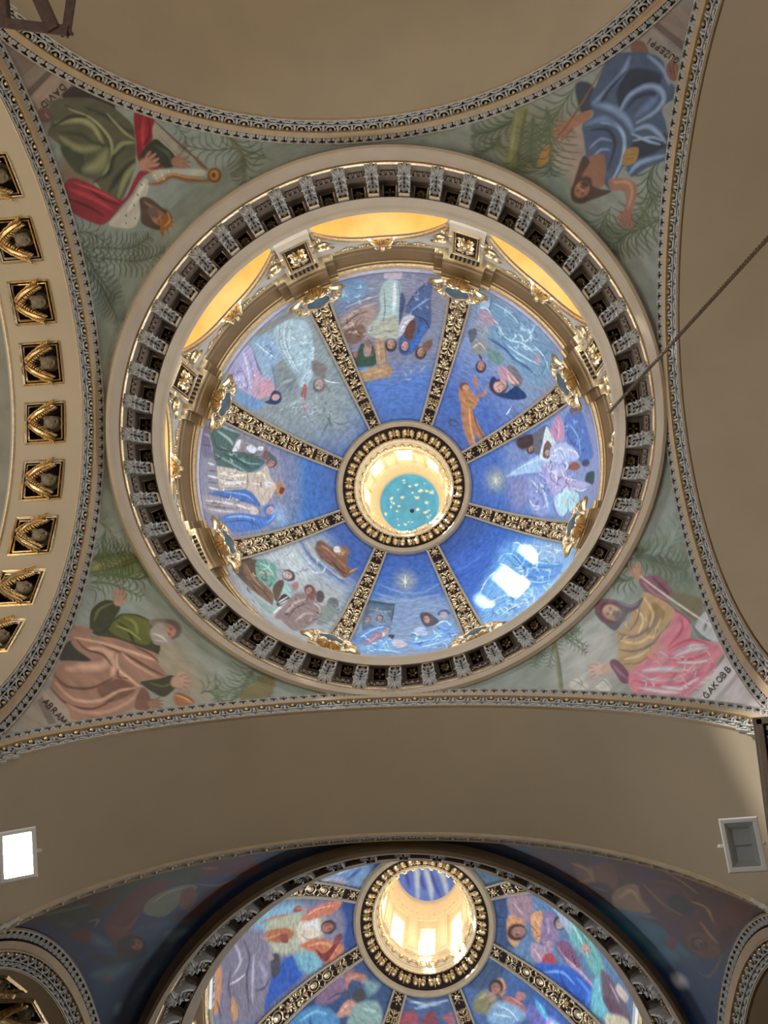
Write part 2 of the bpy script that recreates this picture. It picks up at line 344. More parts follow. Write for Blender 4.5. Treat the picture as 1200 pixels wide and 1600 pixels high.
def cherub_meshes():
    f = MB(); h = 0.0685
    for q, w, z, mi in ((h+0.004, 0.006, 0.004, 0), (h-0.008, 0.005, 0.001, 0)):
        f.tube([(-q, -q, z), (q, -q, z), (q, q, z), (-q, q, z), (-q, -q, z)], w*0.8, 4, mi)
    r = MB()
    for a, b in (((-1, -1), (1, -1)), ((1, -1), (1, 1)), ((1, 1), (-1, 1)), ((-1, 1), (-1, -1))):
        r.add([(a[0]*h, a[1]*h, 0), (b[0]*h, b[1]*h, 0), (b[0]*h, b[1]*h, -0.045), (a[0]*h, a[1]*h, -0.045)], [(0, 1, 2, 3)])
    r.add([(-h, -h, -0.045), (h, -h, -0.045), (h, h, -0.045), (-h, h, -0.045)], [(0, 1, 2, 3)])
    hd = MB(); hd.ball((0.022, 0, -0.006), (0.028, 0.025, 0.028), 12, 7); hd.ball((0.040, 0, 0.018), (0.006, 0.005, 0.007), 6, 4); hd.ball((0.022, 0, -0.026), (0.034, 0.03, 0.02), 10, 5)
    for s in (-1, 1): hd.ball((0.030, s*0.013, 0.012), (0.006, 0.006, 0.006), 6, 4); hd.ball((0.004, s*0.015, -0.002), (0.013, 0.012, 0.016), 7, 4)
    hd.ball((0.048, 0, 0.010), (0.005, 0.009, 0.005), 6, 4)
    w = MB(); rnd = random.Random(5)
    sp = np.array([(-0.054, 0.006), (-0.040, 0.018), (-0.020, 0.032), (0.0, 0.043), (0.020, 0.052), (0.036, 0.058)])
    w.tube(np.stack([sp[:, 0], sp[:, 1], np.array([.004, .010, .014, .012, .008, .003])], 1), [0.007, 0.008, 0.009, 0.008, 0.007, 0.004], 6)
    for i in range(15):
        t = i/14*5; k = min(int(t), 4); p = sp[k]+(sp[k+1]-sp[k])*(t-k); a = 0.15+0.5*(t/5)+rnd.uniform(-.1, .1)
        w.leaf((p[0], p[1]-0.006, 0.008), a-0.95, 0.024-0.002*t, 0.0085, 1.1, n=4, lift=-0.004); w.leaf((p[0]-0.003, p[1]+0.003, 0.012), a+0.55, 0.020, 0.0085, 1.2, n=4)
    w2 = MB().merge(w, np.diag([1, -1, 1, 1.0]))
    return (f.mesh('frame', 'gold', True), r.mesh('recess', 'ground', False), hd.mesh('head', 'face'), w.mesh('wing', 'gold'), w2.mesh('wing', 'gold'))
ORD = ['topmost', 'second from the top', 'third from the top', 'fourth from the top', 'fifth from the top', 'fourth from the bottom', 'third from the bottom', 'second from the bottom', 'bottom']
for cy, tag in ((0, 1), (Y2, 2)):
    put('ceiling', cached('cofband%d' % tag, lambda: coffer_band_mesh(*((-4, 4) if tag == 1 else (-6, -2)))), None, Matrix.Translation((0, cy*S, Z0)), kind='structure',
        label='beige coffered arch left of the near dome' if tag == 1 else 'coffered arch at the bottom left corner')
    fm, rm, hm, wm, wm2 = cached('cherub', cherub_meshes)
    for k in range(-7, 8):
        if tag == 2 and (k > -2 or k < -6) or tag == 1 and (k < -4 or k > 4): continue
        q = k*rad(12.8); R = 0.945; o = np.array([-1.174, cy+R*math.sin(q), H0+R*math.cos(q)])
        W = np.array([0, -math.sin(q), -math.cos(q)]); U = np.array([1., 0, 0]); Vv = np.cross(W, U)
        lab = ('winged cherub coffer, %s of nine on the left arch' % ORD[k+4]) if tag == 1 else 'cherub coffer on the bottom left arch, %s' % (['nearest the lamp', 'second from the lamp', 'third from the lamp', 'fourth from the lamp', 'furthest from the lamp'][k+6])
        t = thing('cherub_coffer', lab, 'coffer', mtx(o, U, Vv, W), 'coffers on the left arch' if tag == 1 else 'coffers on the bottom left arch')
        put('recess', rm, t); put('frame', fm, t); put('head', hm, t, label='dull olive cherub head'); put('wing', wm, t); put('wing', wm2, t)

# ------------------------------------------------------------------ ring cornice with modillions
NM = 48
def cornice_mesh(lip):
    mb = MB()
    lathe([(1.03, 3.02), (1.0, 2.990), (0.992, 2.970), (0.980, 2.968), (0.972, 2.980), (0.968, 3.01), (0.973, 3.045), (0.978, 3.060)], mb=mb, mi=0)
    lathe([(0.978, 3.060), (0.970, 3.058), (0.966, 3.066)], mb=mb, mi=1)
    lathe([(0.966, 3.066), (0.964, 3.08), (0.962, 3.215)], mb=mb, mi=2)
    lathe([(0.962, 3.212), (0.957, 3.214)], mb=mb, mi=2); lathe([(0.908, 3.214), (0.902, 3.214)], mb=mb, mi=2)
    lathe([(0.904, 3.214), (0.903, 3.196), (0.897, 3.190), (0.893, 3.200), (0.886, 3.222), (0.880, 3.232), (0.874, 3.236), (0.871, 3.246), (0.870, 3.262), (0.875, 3.275), (1.05, 3.29)], mb=mb, mi=0)
    for k in range(NM):   # soffit between the rosette boxes
        a = 2*PI*k/NM+PI*1.5; hw = 0.0265/0.93
        t = np.linspace(a-hw-0.0, a+hw, 3) if False else np.linspace(a-(2*PI/NM-2*hw)/2, a+(2*PI/NM-2*hw)/2, 4)
        mb.grid(np.array([[(r*math.cos(q), r*math.sin(q), 3.214) for q in t] for r in (0.957, 0.908)]), mi=2)
    return mb.mesh('ring_cornice', [lip, 'gold_pale', 'taupe'])
def modillion_mesh():
    mb = MB(); w = 0.021   # u tangent, v inward, w down ; origin on the wall at soffit height
    pr = [(0.0, 0.135), (0.010, 0.142), (0.018, 0.132), (0.026, 0.100), (0.034, 0.075), (0.044, 0.060), (0.054, 0.052), (0.060, 0.040), (0.061, 0.0)]
    P = np.array([[(u, v, z) for v, z in pr] for u in (-w, -w*0.55, 0, w*0.55, w)])
    P[2, :, 2] += 0.003; mb.grid(P, mi=3)
    for u in (-w, w):
        V = [(u, v, z) for v, z in pr]+[(u, 0, 0)]; mb.add(V, [tuple(range(len(V)))], 3)
    # acanthus at the lower end, side leaves, dark slots, gilded end plate
    for s in (-1, 1):
        mb.leaf((s*0.006, 0.016, 0.136), PI/2+s*(-PI+0.6), 0.036, 0.018, 0.6, n=4, lift=0.006); mb.leaf((s*0.010, 0.022, 0.122), PI/2-s*1.3, 0.020, 0.013, 0.5, n=4)
        mb.leaf((s*0.008, 0.030, 0.098), PI/2-s*1.0, 0.020, 0.011, 0.5, n=4)
        mb.tube([(s*0.019, 0.0, 0.138), (s*0.020, 0.02, 0.128), (s*0.019, 0.034, 0.080), (s*0.019, 0.056, 0.054)], 0.004, 5)
        mb.ball((s*0.018, 0.004, 0.138), (0.008, 0.010, 0.008), 7, 4)
    mb.leaf((0, 0.016, 0.140), -PI/2, 0.038, 0.020, 0.6, n=4, lift=0.006)
    for i in range(4): mb.box((0, 0.021+0.0075*i, 0.122-0.018*i), (0.0055, 0.003, 0.018), 1); 
    for s in (-1, 1):
        for i in range(2): mb.leaf((s*0.010, 0.030+0.010*i, 0.094-0.018*i), PI/2-s*0.8, 0.014, 0.005, 0.5, 1, n=4, lift=-0.008)
    mb.box((0, 0.056, 0.046), (0.040, 0.012, 0.014), 2); mb.box((0, 0.056, 0.0535), (0.030, 0.007, 0.004), 1); mb.flower((0, 0.056), 0.009, 4, 2, z=0.053)
    return mb.mesh('modillion', ['white', 'ground', 'gold_pale', 'grey'])
def rosette_mesh(n):
    mb = MB(); h = 0.0235
    for q in (0,):
        mb.tube([(-h, -h, 0.001), (h, -h, 0.001), (h, h, 0.001), (-h, h, 0.001), (-h, -h, 0.001)], 0.003, 4, 1)
    for a, b in (((-1, -1), (1, -1)), ((1, -1), (1, 1)), ((1, 1), (-1, 1)), ((-1, 1), (-1, -1))):
        mb.add([(a[0]*h, a[1]*h, 0), (b[0]*h, b[1]*h, 0), (b[0]*h, b[1]*h, -0.02), (a[0]*h, a[1]*h, -0.02)], [(0, 1, 2, 3)])
    mb.add([(-h, -h, -0.02), (h, -h, -0.02), (h, h, -0.02), (-h, h, -0.02)], [(0, 1, 2, 3)])
    mb.flower((0, 0), 0.0215, n, 2, z=-0.018); return mb.mesh('rosette', ['ground', 'taupe', 'gold_old'])
def scallop_mesh():
    mb = MB(); 
    for i in (-1, 0, 1):
        mb.leaf((i*0.020, 0.0, 0.0), PI/2, 0.030, 0.017, 0.6, 0, n=4); mb.ball((i*0.020+0.010, 0.006, 0.003), (0.004, 0.005, 0.004), 6, 3, 1)
    mb.box((0, 0.034, 0.003), (0.070, 0.004, 0.006))
    return mb.mesh('scallop_band', ['taupe', 'gold_old'])
def ring_cornice(nm, c, label):
    o = put(nm, cached('cornice'+nm, lambda: cornice_mesh('plaster_light' if c is D1 else 'lip_shaded')), None, world_of(c[0]+0.012, c[1]-0.004), kind='structure', label=label)
    mo = cached('mod', modillion_mesh); ro = [cached('ros%d' % n, lambda n=n: rosette_mesh(n)) for n in (4, 8, 6)]; sc = cached('scal', scallop_mesh)
    for k in range(NM):
        a = 2*PI*k/NM+PI*1.5
        er = np.array([math.cos(a), math.sin(a), 0]); T = np.array([-math.sin(a), math.cos(a), 0])
        put('modillion', mo, o, mtx(er*0.962+[0, 0, 3.214], T, -er, (0, 0, -1), False))
        a += PI/NM; er = np.array([math.cos(a), math.sin(a), 0]); T = np.array([-math.sin(a), math.cos(a), 0])
        put('rosette', ro[(k*7) % 3], o, mtx(er*0.9325+[0, 0, 3.212], T, -er, (0, 0, -1), False))
        put('scallop_band', sc, o, mtx(er*0.962+[0, 0, 3.10], T, (0, 0, 1), -er, False))
    return o
ring_cornice('trim_8', D1, 'beige ring cornice on scrolled brackets round the near dome')
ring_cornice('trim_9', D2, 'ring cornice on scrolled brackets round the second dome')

# ------------------------------------------------------------------ drum with windows
WR = 1.04; WHA = rad(17)
def htop(q): return 3.862-0.20*(abs(q)/WHA)**2.6
def drum_mesh():
    mb = MB()
    for k in range(8):
        c = k*PI/4
        for a, b in ((c-PI/8, c-WHA), (c+WHA, c+PI/8)): mb.grid(np.array([[(WR*math.cos(t), WR*math.sin(t), h) for h in (3.27, 3.6, 4.0)] for t in np.linspace(a, b, 4)]))
        mb.grid(np.array([[(WR*math.cos(c+q), WR*math.sin(c+q), h) for h in (htop(q), 4.0)] for q in np.linspace(-WHA, WHA, 25)]))
        mb.grid(np.array([[(WR*math.cos(c+q), WR*math.sin(c+q), h) for h in (3.27, 3.36)] for q in np.linspace(-WHA, WHA, 13)]))
    return mb.mesh('drum_wall', 'drum')
def window_meshes():   # canonical window at azimuth 0
    edge = [(-WHA, 3.36)]+[(q, htop(q)) for q in np.linspace(-WHA, WHA, 25)]+[(WHA, 3.36)]
    def pt(q, h, r): return (r*math.cos(q), r*math.sin(q), h)
    a = MB(); a.grid(np.array([[pt(q*(1-0.25*(r-WR)/0.2), h-0.06*(r-WR)/0.2 if h > 3.4 else h, r) for r in (WR, WR+0.07, WR+0.14, WR+0.2)] for q, h in edge]))
    a.grid(np.array([[pt(q, 3.36, r) for r in (WR, WR+0.2)] for q in np.linspace(-WHA, WHA, 8)]))
    p = MB(); r = WR+0.2
    p.grid(np.array([[pt(q*0.75, h0, r) for h0 in np.linspace(3.36, htop(q)-0.06, 4)] for q in np.linspace(-WHA, WHA, 15)]))
    f = MB(); e = edge[1:-1]
    for dh, dr, th, mi in ((0.008, -0.014, 0.010, 1), (0.027, -0.012, 0.009, 0), (0.043, -0.008, 0.006, 1), (0.056, -0.004, 0.005, 0)):
        f.tube([pt(q*(1+dh*0.6), h+dh*(1-0.0*abs(q)), WR+dr) for q, h in e], th, 6, mi)
    g = MB()   # gilt keystone: shell over scrolls, local frame u tangent, v up, w inward
    for i in range(7): g.leaf((0, 0.0, 0.010), -PI/2+(i-3)*0.36, 0.055-0.004*abs(i-3), 0.016, 0.6, n=4)
    for s in (-1, 1): g.scroll((s*0.024, 0.020), 0.016, 1.3, PI/2, s, 0.006, z=0.006); g.leaf((s*0.02, -0.015, 0), -PI/2+s*1.1, 0.035, 0.012, 0.6)
    g.box((0, 0.0, 0.006), (0.035, 0.060, 0.018)); g.ball((0, 0.022, 0.018), (0.013, 0.016, 0.012), 8, 5)
    s_ = MB()
    s_.scroll((0, 0), 0.034, 1.5, 0, 1, 0.009, z=0.004); s_.leaf((0.03, 0.0, 0.004), 1.2, 0.05, 0.018, 0.6); s_.leaf((-0.01, 0.03, 0.004), 2.6, 0.045, 0.016, 0.6); s_.leaf((0.02, -0.03, 0.004), -0.6, 0.05, 0.018, 0.6)
    s_.flower((0.01, -0.055), 0.022, 5, 0, 0.004)
    s2 = MB().merge(s_, np.diag([-1, 1, 1, 1.0]))
    r_ = MB(); r_.flower((0, 0), 0.017, 6); r_.leaf((0.012, 0, 0), 0, 0.018, 0.012, 0.5); r_.leaf((-0.012, 0, 0), PI, 0.018, 0.012, 0.5)
    return (a.mesh('window_reveal', 'ochre'), p.mesh('pane', 'pane_frosted'), f.mesh('window_frame', ['plaster_light', 'gold']), g.mesh('keystone_ornament', 'gold'),
            s_.mesh('scroll_ornament', 'gold'), s2.mesh('scroll_ornament', 'gold'), r_.mesh('rosette', 'gold_pale'))
def radial(az, r, h, tilt=0.0):
    er = np.array([math.cos(az), math.sin(az), 0]); T = np.array([-math.sin(az), math.cos(az), 0]); z = np.array([0, 0, 1.])
    W = -er*math.cos(tilt)-z*math.sin(tilt); Vv = z*math.cos(tilt)-er*math.sin(tilt); U = np.cross(Vv, W)
    return er*r+z*h, U, Vv, W
def drum(c, tag, wn0):
    where = 'near dome' if tag == 1 else 'second dome'
    put('wall_drum', cached('drum', drum_mesh), None, world_of(*c), kind='structure', label='grey drum wall below the %s' % where)
    wr, pn, wf, ks, sc, sc2, ro = cached('win', window_meshes)
    for k in range(8):
        az = k*PI/4
        o = put('window_%d' % (wn0+k), wr, None, world_of(c[0], c[1], az), kind='structure', label='ochre arched window recess in the drum of the %s' % where)
        put('pane', pn, o); put('window_frame', wf, o)
        put('keystone_ornament', ks, o, mtx(*radial(0, WR-0.015, 3.895), False) @ Matrix.Scale(1.35, 4))
        for s, me in ((1, sc), (-1, sc2)): put('scroll_ornament', me, o, mtx(*radial(-s*rad(15.8), WR-0.010, 3.80), False) @ Matrix.Scale(1.15, 4))
        for q in (-0.165, -0.085, 0.085, 0.165): put('rosette', ro, o, mtx(*radial(q, WR-0.004, 3.945), False))
def relief_meshes():
    b = MB(); b.box((0, 0.0, 0.010), (0.165, 0.37, 0.03)); 
    f = MB(); w, h = 0.064, 0.125
    for q, z, r in ((0, 0.027, 0.0055), (0.012, 0.027, 0.003)): f.tube([(-w+q, -h+q, z), (w-q, -h+q, z), (w-q, h-q, z), (-w+q, h-q, z), (-w+q, -h+q, z)], r, 4)
    d = MB(); d.box((0, 0, 0.0255), (0.116, 0.235, 0.002))
    g = MB(); g.flower((0, 0), 0.042, 8, 0, 0.03); 
    for s in (-1, 1):
        for i in range(4): g.leaf((s*0.005, 0.03, 0.028), PI/2-s*(0.2+0.4*i), 0.055-0.008*i, 0.018, 0.6)
        for i in range(4): g.leaf((s*0.005, -0.03, 0.028), -PI/2+s*(0.2+0.4*i), 0.055-0.008*i, 0.018, 0.6)
        g.scroll((s*0.028, 0.055), 0.016, 1.2, 0, s, 0.005, z=0.028); g.scroll((s*0.028, -0.055), 0.016, 1.2, 0, -s, 0.005, z=0.028)
    t = MB()
    for i in range(7): t.box((-0.066+0.022*i, -0.0, 0.012), (0.011, 0.026, 0.020))
    return b.mesh('backing', 'plaster_light', False), f.mesh('frame', 'gold_pale'), d.mesh('ground', 'ground', False), g.mesh('gilt_flower', 'gold'), t.mesh('dentil_row', 'ground', False)
RIBW = {22.5: 'right, lower', 67.5: 'bottom, right', 112.5: 'bottom, left', 157.5: 'left, lower', 202.5: 'left, upper', 247.5: 'top, left', 292.5: 'top, right', 337.5: 'right, upper'}
POS = {22.5: 'right side, lower of two', 67.5: 'bottom, right one of two', 112.5: 'bottom, left one of two', 157.5: 'left side, lower of two',
       202.5: 'left side, upper of two', 247.5: 'top, left one of two', 292.5: 'top, right one of two', 337.5: 'right side, upper of two'}
def relief_panels(c, tag):
    where = 'near dome' if tag == 1 else 'second dome'; b, f, d, g, t = cached('relief', relief_meshes)
    for k in range(8):
        a = 22.5+45*k; m = world_of(*c) @ mtx(*radial(rad(a), WR-0.004, 3.790), False)
        o = thing('relief_panel', 'flower relief, drum of the %s, %s' % (where, POS[a]), 'relief', m, 'flower reliefs on the drum of the %s' % where)
        put('backing', b, o); put('frame', f, o); put('ground', d, o); put('gilt_flower', g, o); put('dentil_row', t, o, mtx((0, 0.165, 0.020), world=False))
def upper_cornice_mesh():
    mb = MB(); az = []
    for k in range(8):
        c = rad(22.5+45*k); n = np.linspace(c-PI/8, c+PI/8, 25)
        ex = np.array([c-0.150, c-0.149, c-0.105, c-0.104, c+0.104, c+0.105, c+0.149, c+0.150]); n = np.sort(np.concatenate([n[:-1], ex])); az += list(n)
    def off(t):
        d = abs(((t-rad(22.5)+PI/8) % (PI/4))-PI/8); return 0.042 if d < 0.1045 else (0.018 if d < 0.1495 else 0)
    prof = [(1.05, 3.952, 1), (1.030, 3.955, 1), (1.027, 3.965, 0), (1.024, 3.985, 0), (1.017, 3.992, 0), (1.012, 4.02, 0), (1.004, 4.055, 0), (0.998, 4.068, 1), (0.996, 4.076, 0), (0.992, 4.09, 1), (0.982, 4.094, 1), (0.980, 4.118, 1), (0.988, 4.124, 1), (0.992, 4.13, 2), (0.990, 4.155, 2), (1.06, 4.156, 2)]
    P = np.array([[((r-off(t)*(r < 1.045))*math.cos(t), (r-off(t)*(r < 1.045))*math.sin(t), h) for r, h, _ in prof] for t in az])
    for j in range(len(prof)-1): mb.grid(P[:, j:j+2], cu=True, mi=prof[j][2])
    return mb.mesh('upper_cornice', ['umber', 'gold', 'plaster_light'])
drum(D1, 1, 1); drum(D2, 2, 17)
relief_panels(D1, 1); relief_panels(D2, 2)
put('trim_10', cached('upc', upper_cornice_mesh), None, world_of(*D1), kind='structure', label='tan and gold cornice stepping forward under each cartouche of the near dome')
put('trim_11', cached('upc', upper_cornice_mesh), None, world_of(*D2), kind='structure', label='tan and gold cornice at the foot of the second dome')

# ------------------------------------------------------------------ dome shell, ribs, cartouches
def shell_mesh():
    R = DR+0.012; ps = np.linspace(0.0, math.acos(RR/R)+0.0, 24)
    return lathe([(R*math.cos(p), DH+R*math.sin(p)) for p in ps], 96).mesh('dome_shell', 'drum')
put('ceiling_dome', cached('shell', shell_mesh), None, world_of(*D1), kind='structure', label='plaster shell of the near dome')
put('ceiling_dome', cached('shell', shell_mesh), None, world_of(*D2), kind='structure', label='plaster shell of the second dome')
PS0, PS1 = 0.02, math.acos(0.392/DR)
def rib_pt(ps, s, o=0.0):
    R = DR-o; r = R*math.cos(ps); a = s/max(r, 0.1)
    return np.array([r*math.cos(a), r*math.sin(a), DH+R*math.sin(ps)])
def rib_hw(ps): return 0.071+(0.040-0.071)*(ps-PS0)/(PS1-PS0)
RBASE = (0.985, 0.0, 4.16)
def rib_meshes(kind):
    base = np.array(RBASE); P = np.linspace(PS0, PS1, 40)
    g = MB(); g.grid(np.array([[rib_pt(p, s*rib_hw(p), 0.008)-base for s in (-1, 0, 1)] for p in P]))
    for s in (-1, 1): g.grid(np.array([[rib_pt(p, s*rib_hw(p), o)-base for o in (-0.005, 0.008)] for p in P]))
    bd = []
    for s in (-1, 1):
        m = MB(); sec = [(1.0, 0.0), (1.0, 0.018), (0.93, 0.022), (0.86, 0.018), (0.84, 0.005)]
        G = np.array([[rib_pt(p, s*(rib_hw(p)-(1-a)*0.085), o)-base for a, o in sec] for p in P]); m.grid(G); bd.append(m.mesh('border', 'plaster_light'))
    r = MB()
    def place(sub, ps, sc=1.0):
        o = rib_pt(ps, 0, 0.008)-base; V = np.array([-math.sin(ps), 0, math.cos(ps)]); W = np.array([-math.cos(ps), 0, -math.sin(ps)]); U = np.cross(V, W)
        m = np.eye(4); m[:3, 0] = U*sc; m[:3, 1] = V*sc; m[:3, 2] = W*sc; m[:3, 3] = o; r.merge(sub, m)
    def sprig():
        m = MB(); m.tube([(0, -0.045, 0.004), (0.003, 0, 0.008), (0, 0.045, 0.004)], 0.004, 4)
        for s in (-1, 1):
            m.scroll((s*0.024, -0.018), 0.016, 1.25, PI/2, -s, 0.0048, n=12); m.leaf((s*0.003, -0.01), PI/2-s*0.9, 0.040, 0.014, 0.6, bend=-s*0.7); m.leaf((s*0.003, 0.014), PI/2-s*0.6, 0.034, 0.012, 0.6, bend=-s*0.6)
            m.leaf((s*0.008, -0.03), -PI/2+s*0.9, 0.026, 0.011, 0.6); m.leaf((s*0.030, 0.006), PI/2-s*0.2, 0.024, 0.010, 0.6); m.ball((s*0.034, 0.032, 0.004), (0.006, 0.006, 0.006), 6, 3)
        m.leaf((0, 0.02), PI/2, 0.03, 0.013, 0.6); return m
    def flow():
        m = MB(); m.flower((0, 0), 0.030, 6, 0); 
        for i in range(4): m.leaf((0.03*math.cos(PI/4+i*PI/2), 0.03*math.sin(PI/4+i*PI/2)), PI/4+i*PI/2, 0.022, 0.014, 0.6, n=4)
        for s in (-1, 1): m.leaf((0, s*0.028), s*PI/2, 0.02, 0.014, 0.6, n=4)
        return m
    def medallion():
        m = MB(); m.ball((0, 0, 0.0), (0.022, 0.028, 0.014), 10, 5); t = np.linspace(0, 2*PI, 15)
        m.tube(np.stack([0.032*np.cos(t), 0.040*np.sin(t), 0.006+0*t], 1), 0.0045, 4)
        for s in (-1, 1):
            m.leaf((s*0.02, 0.03), PI/2-s*0.9, 0.03, 0.012, 0.6); m.leaf((s*0.02, -0.03), -PI/2+s*0.9, 0.03, 0.012, 0.6); m.leaf((0, s*0.038), s*PI/2, 0.02, 0.012, 0.6)
        return m
    def putto():
        m = MB(); m.ball((0, 0.0, 0.016), (0.022, 0.034, 0.020), 10, 6); m.ball((0.004, 0.050, 0.026), (0.015, 0.017, 0.017), 9, 6); m.ball((0.004, -0.03, 0.016), (0.022, 0.020, 0.018), 8, 5)
        m.tube([(-0.012, 0.024, 0.022), (-0.036, 0.030, 0.020), (-0.040, 0.056, 0.016)], [0.010, 0.008, 0.006], 6); m.tube([(0.014, 0.024, 0.022), (0.038, 0.012, 0.024), (0.030, -0.012, 0.03)], [0.010, 0.008, 0.006], 6)
        m.tube([(-0.010, -0.036, 0.020), (-0.022, -0.070, 0.026), (-0.006, -0.100, 0.014)], [0.014, 0.011, 0.007], 6); m.tube([(0.010, -0.036, 0.020), (0.028, -0.062, 0.022), (0.030, -0.098, 0.012)], [0.014, 0.011, 0.007], 6)
        for s in (-1, 1):
            for i in range(3): m.leaf((s*0.02, 0.03, 0.002), PI/2-s*(0.5+0.45*i), 0.045-0.006*i, 0.014, 0.6)
        return m
    L = (PS1-PS0)*DR; n = 12; sp, fl, me, pu = sprig(), flow(), medallion(), putto()
    pat = {'a': 'ppsfspfsfspf', 'b': 'ussfspfsfspf', 'c': 'psfmsmfsmmsF'}[kind] if kind != 'b' else 'u.sfsfsfsfsf'
    for i in range(n):
        ps = PS0+(PS1-PS0)*(i+0.5)/n; sc = rib_hw(ps)/0.071*(1.28 if kind != 'c' else 1.25); ch = pat[i]
        if ch == '.': continue
        place({'s': sp, 'p': sp, 'f': fl, 'F': fl, 'm': me, 'u': pu}[ch], ps+(0.045 if ch == 'u' else 0), sc*(1.15 if ch == 'u' else 1.0))
        if ch in 'sf' and i < n-1:   # filler leaves in the gaps
            mm = MB()
            for s in (-1, 1): mm.leaf((s*0.036, 0.040), PI/2+s*1.9, 0.03, 0.012, 0.6); mm.leaf((s*0.038, 0.022), PI/2+s*0.2, 0.03, 0.012, 0.6); mm.scroll((s*0.032, -0.036), 0.010, 1.1, 0, s, 0.004); mm.ball((s*0.012, 0.042, 0.002), (0.006, 0.006, 0.006), 6, 3)
            place(mm, ps, sc)
    return g.mesh('ground', 'ground'), bd[0], bd[1], r.mesh('gilt_foliage', 'gold_pale' if kind != 'c' else 'gold_pale')
for c, tag in ((D1, 1), (D2, 2)):
    where = 'near dome' if tag == 1 else 'second dome'
    for k in range(8):
        a = 22.5+45*k; kind = 'c' if tag == 2 else ('b' if k % 2 == 0 else 'a')
        g, b0, b1, r = cached('rib'+kind, lambda: rib_meshes(kind))
        t = thing('gilded_rib', 'gilt rib of the %s, %s' % (where, POS[a]), 'rib', world_of(c[0], c[1], rad(a), RBASE), 'gilt ribs of the %s' % where)
        put('ground', g, t); put('border', b0, t); put('border', b1, t); put('gilt_foliage', r, t)
def cartouche_meshes():
    o = MB(); t = np.linspace(0, 2*PI, 25)
    o.ball((0, 0, 0.028), (0.060, 0.040, 0.016), 20, 6)
    f = MB(); f.tube(np.stack([0.064*np.cos(t), 0.044*np.sin(t), 0.030+0*t], 1), 0.006, 6); f.ball((0, 0, 0.012), (0.075, 0.055, 0.014), 16, 4)
    for s in (-1, 1):
        f.scroll((s*0.062, 0.042), 0.020, 1.3, 0, s, 0.007, z=0.02); f.scroll((s*0.066, -0.036), 0.018, 1.3, PI, s, 0.006, z=0.02)
        for i in range(3): f.leaf((s*0.055, 0.03, 0.02), PI/2-s*(0.3+0.5*i), 0.045, 0.016, 0.6)
    sh = MB()
    for i in range(9): sh.leaf((0, -0.040, 0.026), -PI/2+(i-4)*0.33, 0.078-0.004*abs(i-4), 0.020, 0.7, lift=0.012)
    sh.ball((0, -0.042, 0.034), (0.016, 0.012, 0.012), 8, 4)
    sc = []
    for s in (-1, 1):
        m = MB(); m.scroll((s*0.110, 0.008), 0.026, 1.6, -PI/2, -s, 0.010, z=0.012, seg=6); m.tube([(s*0.078, -0.040, 0.018), (s*0.105, -0.034, 0.03), (s*0.140, -0.020, 0.022), (s*0.152, 0.0, 0.012)], [0.010, 0.014, 0.013, 0.007], 6)
        m.leaf((s*0.08, 0.02, 0.012), PI/2-s*0.9, 0.05, 0.02, 0.6); sc.append(m.mesh('scroll', 'gold'))
    return o.mesh('oval', 'oval'), f.mesh('frame', 'gold_pale'), sh.mesh('shell', 'gold'), sc[0], sc[1]
for c, tag in ((D1, 1), (D2, 2)):
    where = 'near dome' if tag == 1 else 'second dome'; ov, fr_, sh, s0, s1 = cached('cart', cartouche_meshes)
    for k in range(8):
        a = 22.5+45*k; m = world_of(*c) @ mtx(*radial(rad(a), 0.930, 4.135, rad(20)), False)
        t = thing('cartouche', '', 'cartouche', m, 'cartouches of the %s' % where)
        t['label'] = 'shell cartouche, %s, %s' % (where, POS[a])
        put('oval', ov, t, label='blue grey oval'); put('frame', fr_, t); put('shell', sh, t); put('scroll', s0, t); put('scroll', s1, t)

# ------------------------------------------------------------------ oculus ring and lantern
def oculus_meshes():
    b = MB(); lathe([(0.405, 5.05), (0.398, 5.022), (0.385, 5.012), (0.368, 5.018), (0.362, 5.032)], 96, mb=b, mi=0); lathe([(0.362, 5.032), (0.352, 5.045), (0.305, 5.075), (0.298, 5.09)], 96, mb=b, mi=1)
    lathe([(0.299, 5.085), (0.292, 5.078), (0.286, 5.086), (0.287, 5.105)], 96, mb=b, mi=2); lathe([(0.287, 5.105), (0.281, 5.110), (0.279, 5.135), (0.272, 5.140), (0.270, 5.17), (0.262, 5.175), (0.262, 5.205), (0.275, 5.21)], 96, mb=b, mi=2)
    for r_, h_ in ((0.2875, 5.096), (0.2805, 5.122), (0.2715, 5.155)): lathe([(r_+0.001, h_-0.003), (r_-0.0015, h_), (r_+0.001, h_+0.003)], 96, mb=b, mi=1)
    u = MB()
    for s in (-1, 1):
        u.ball((s*0.021, 0.0, 0.002), (0.018, 0.022, 0.014), 9, 5); u.ball((s*0.021, -0.003, 0.008), (0.011, 0.014, 0.010), 8, 4); u.leaf((s*0.021, 0.012, 0.004), PI/2-s*0.3, 0.022, 0.014, 0.6); u.scroll((s*0.026, 0.022), 0.009, 1.1, PI, -s, 0.004, z=0.002)
    u.leaf((0, -0.028, 0), PI/2, 0.056, 0.012, 0.7); u.box((0, 0.014, 0.006), (0.016, 0.004, 0.006)); u.box((0, 0.004, 0.006), (0.014, 0.004, 0.006))
    e = MB()
    for i in (-1, 1): e.ball((i*0.006, 0, 0), (0.0052, 0.006, 0.006), 6, 3)
    w = MB(); w.leaf((0, -0.02, 0), PI/2, 0.04, 0.026, 0.5); w.scroll((0.014, 0.004), 0.01, 1, 0, 1, 0.003)
    return b.mesh('oculus_ring', ['tan', 'ground', 'lantern']), u.mesh('palmette', 'gold'), e.mesh('bead_pair', 'gold_pale'), w.mesh('leaf', 'gold_pale')
LW = 0.26
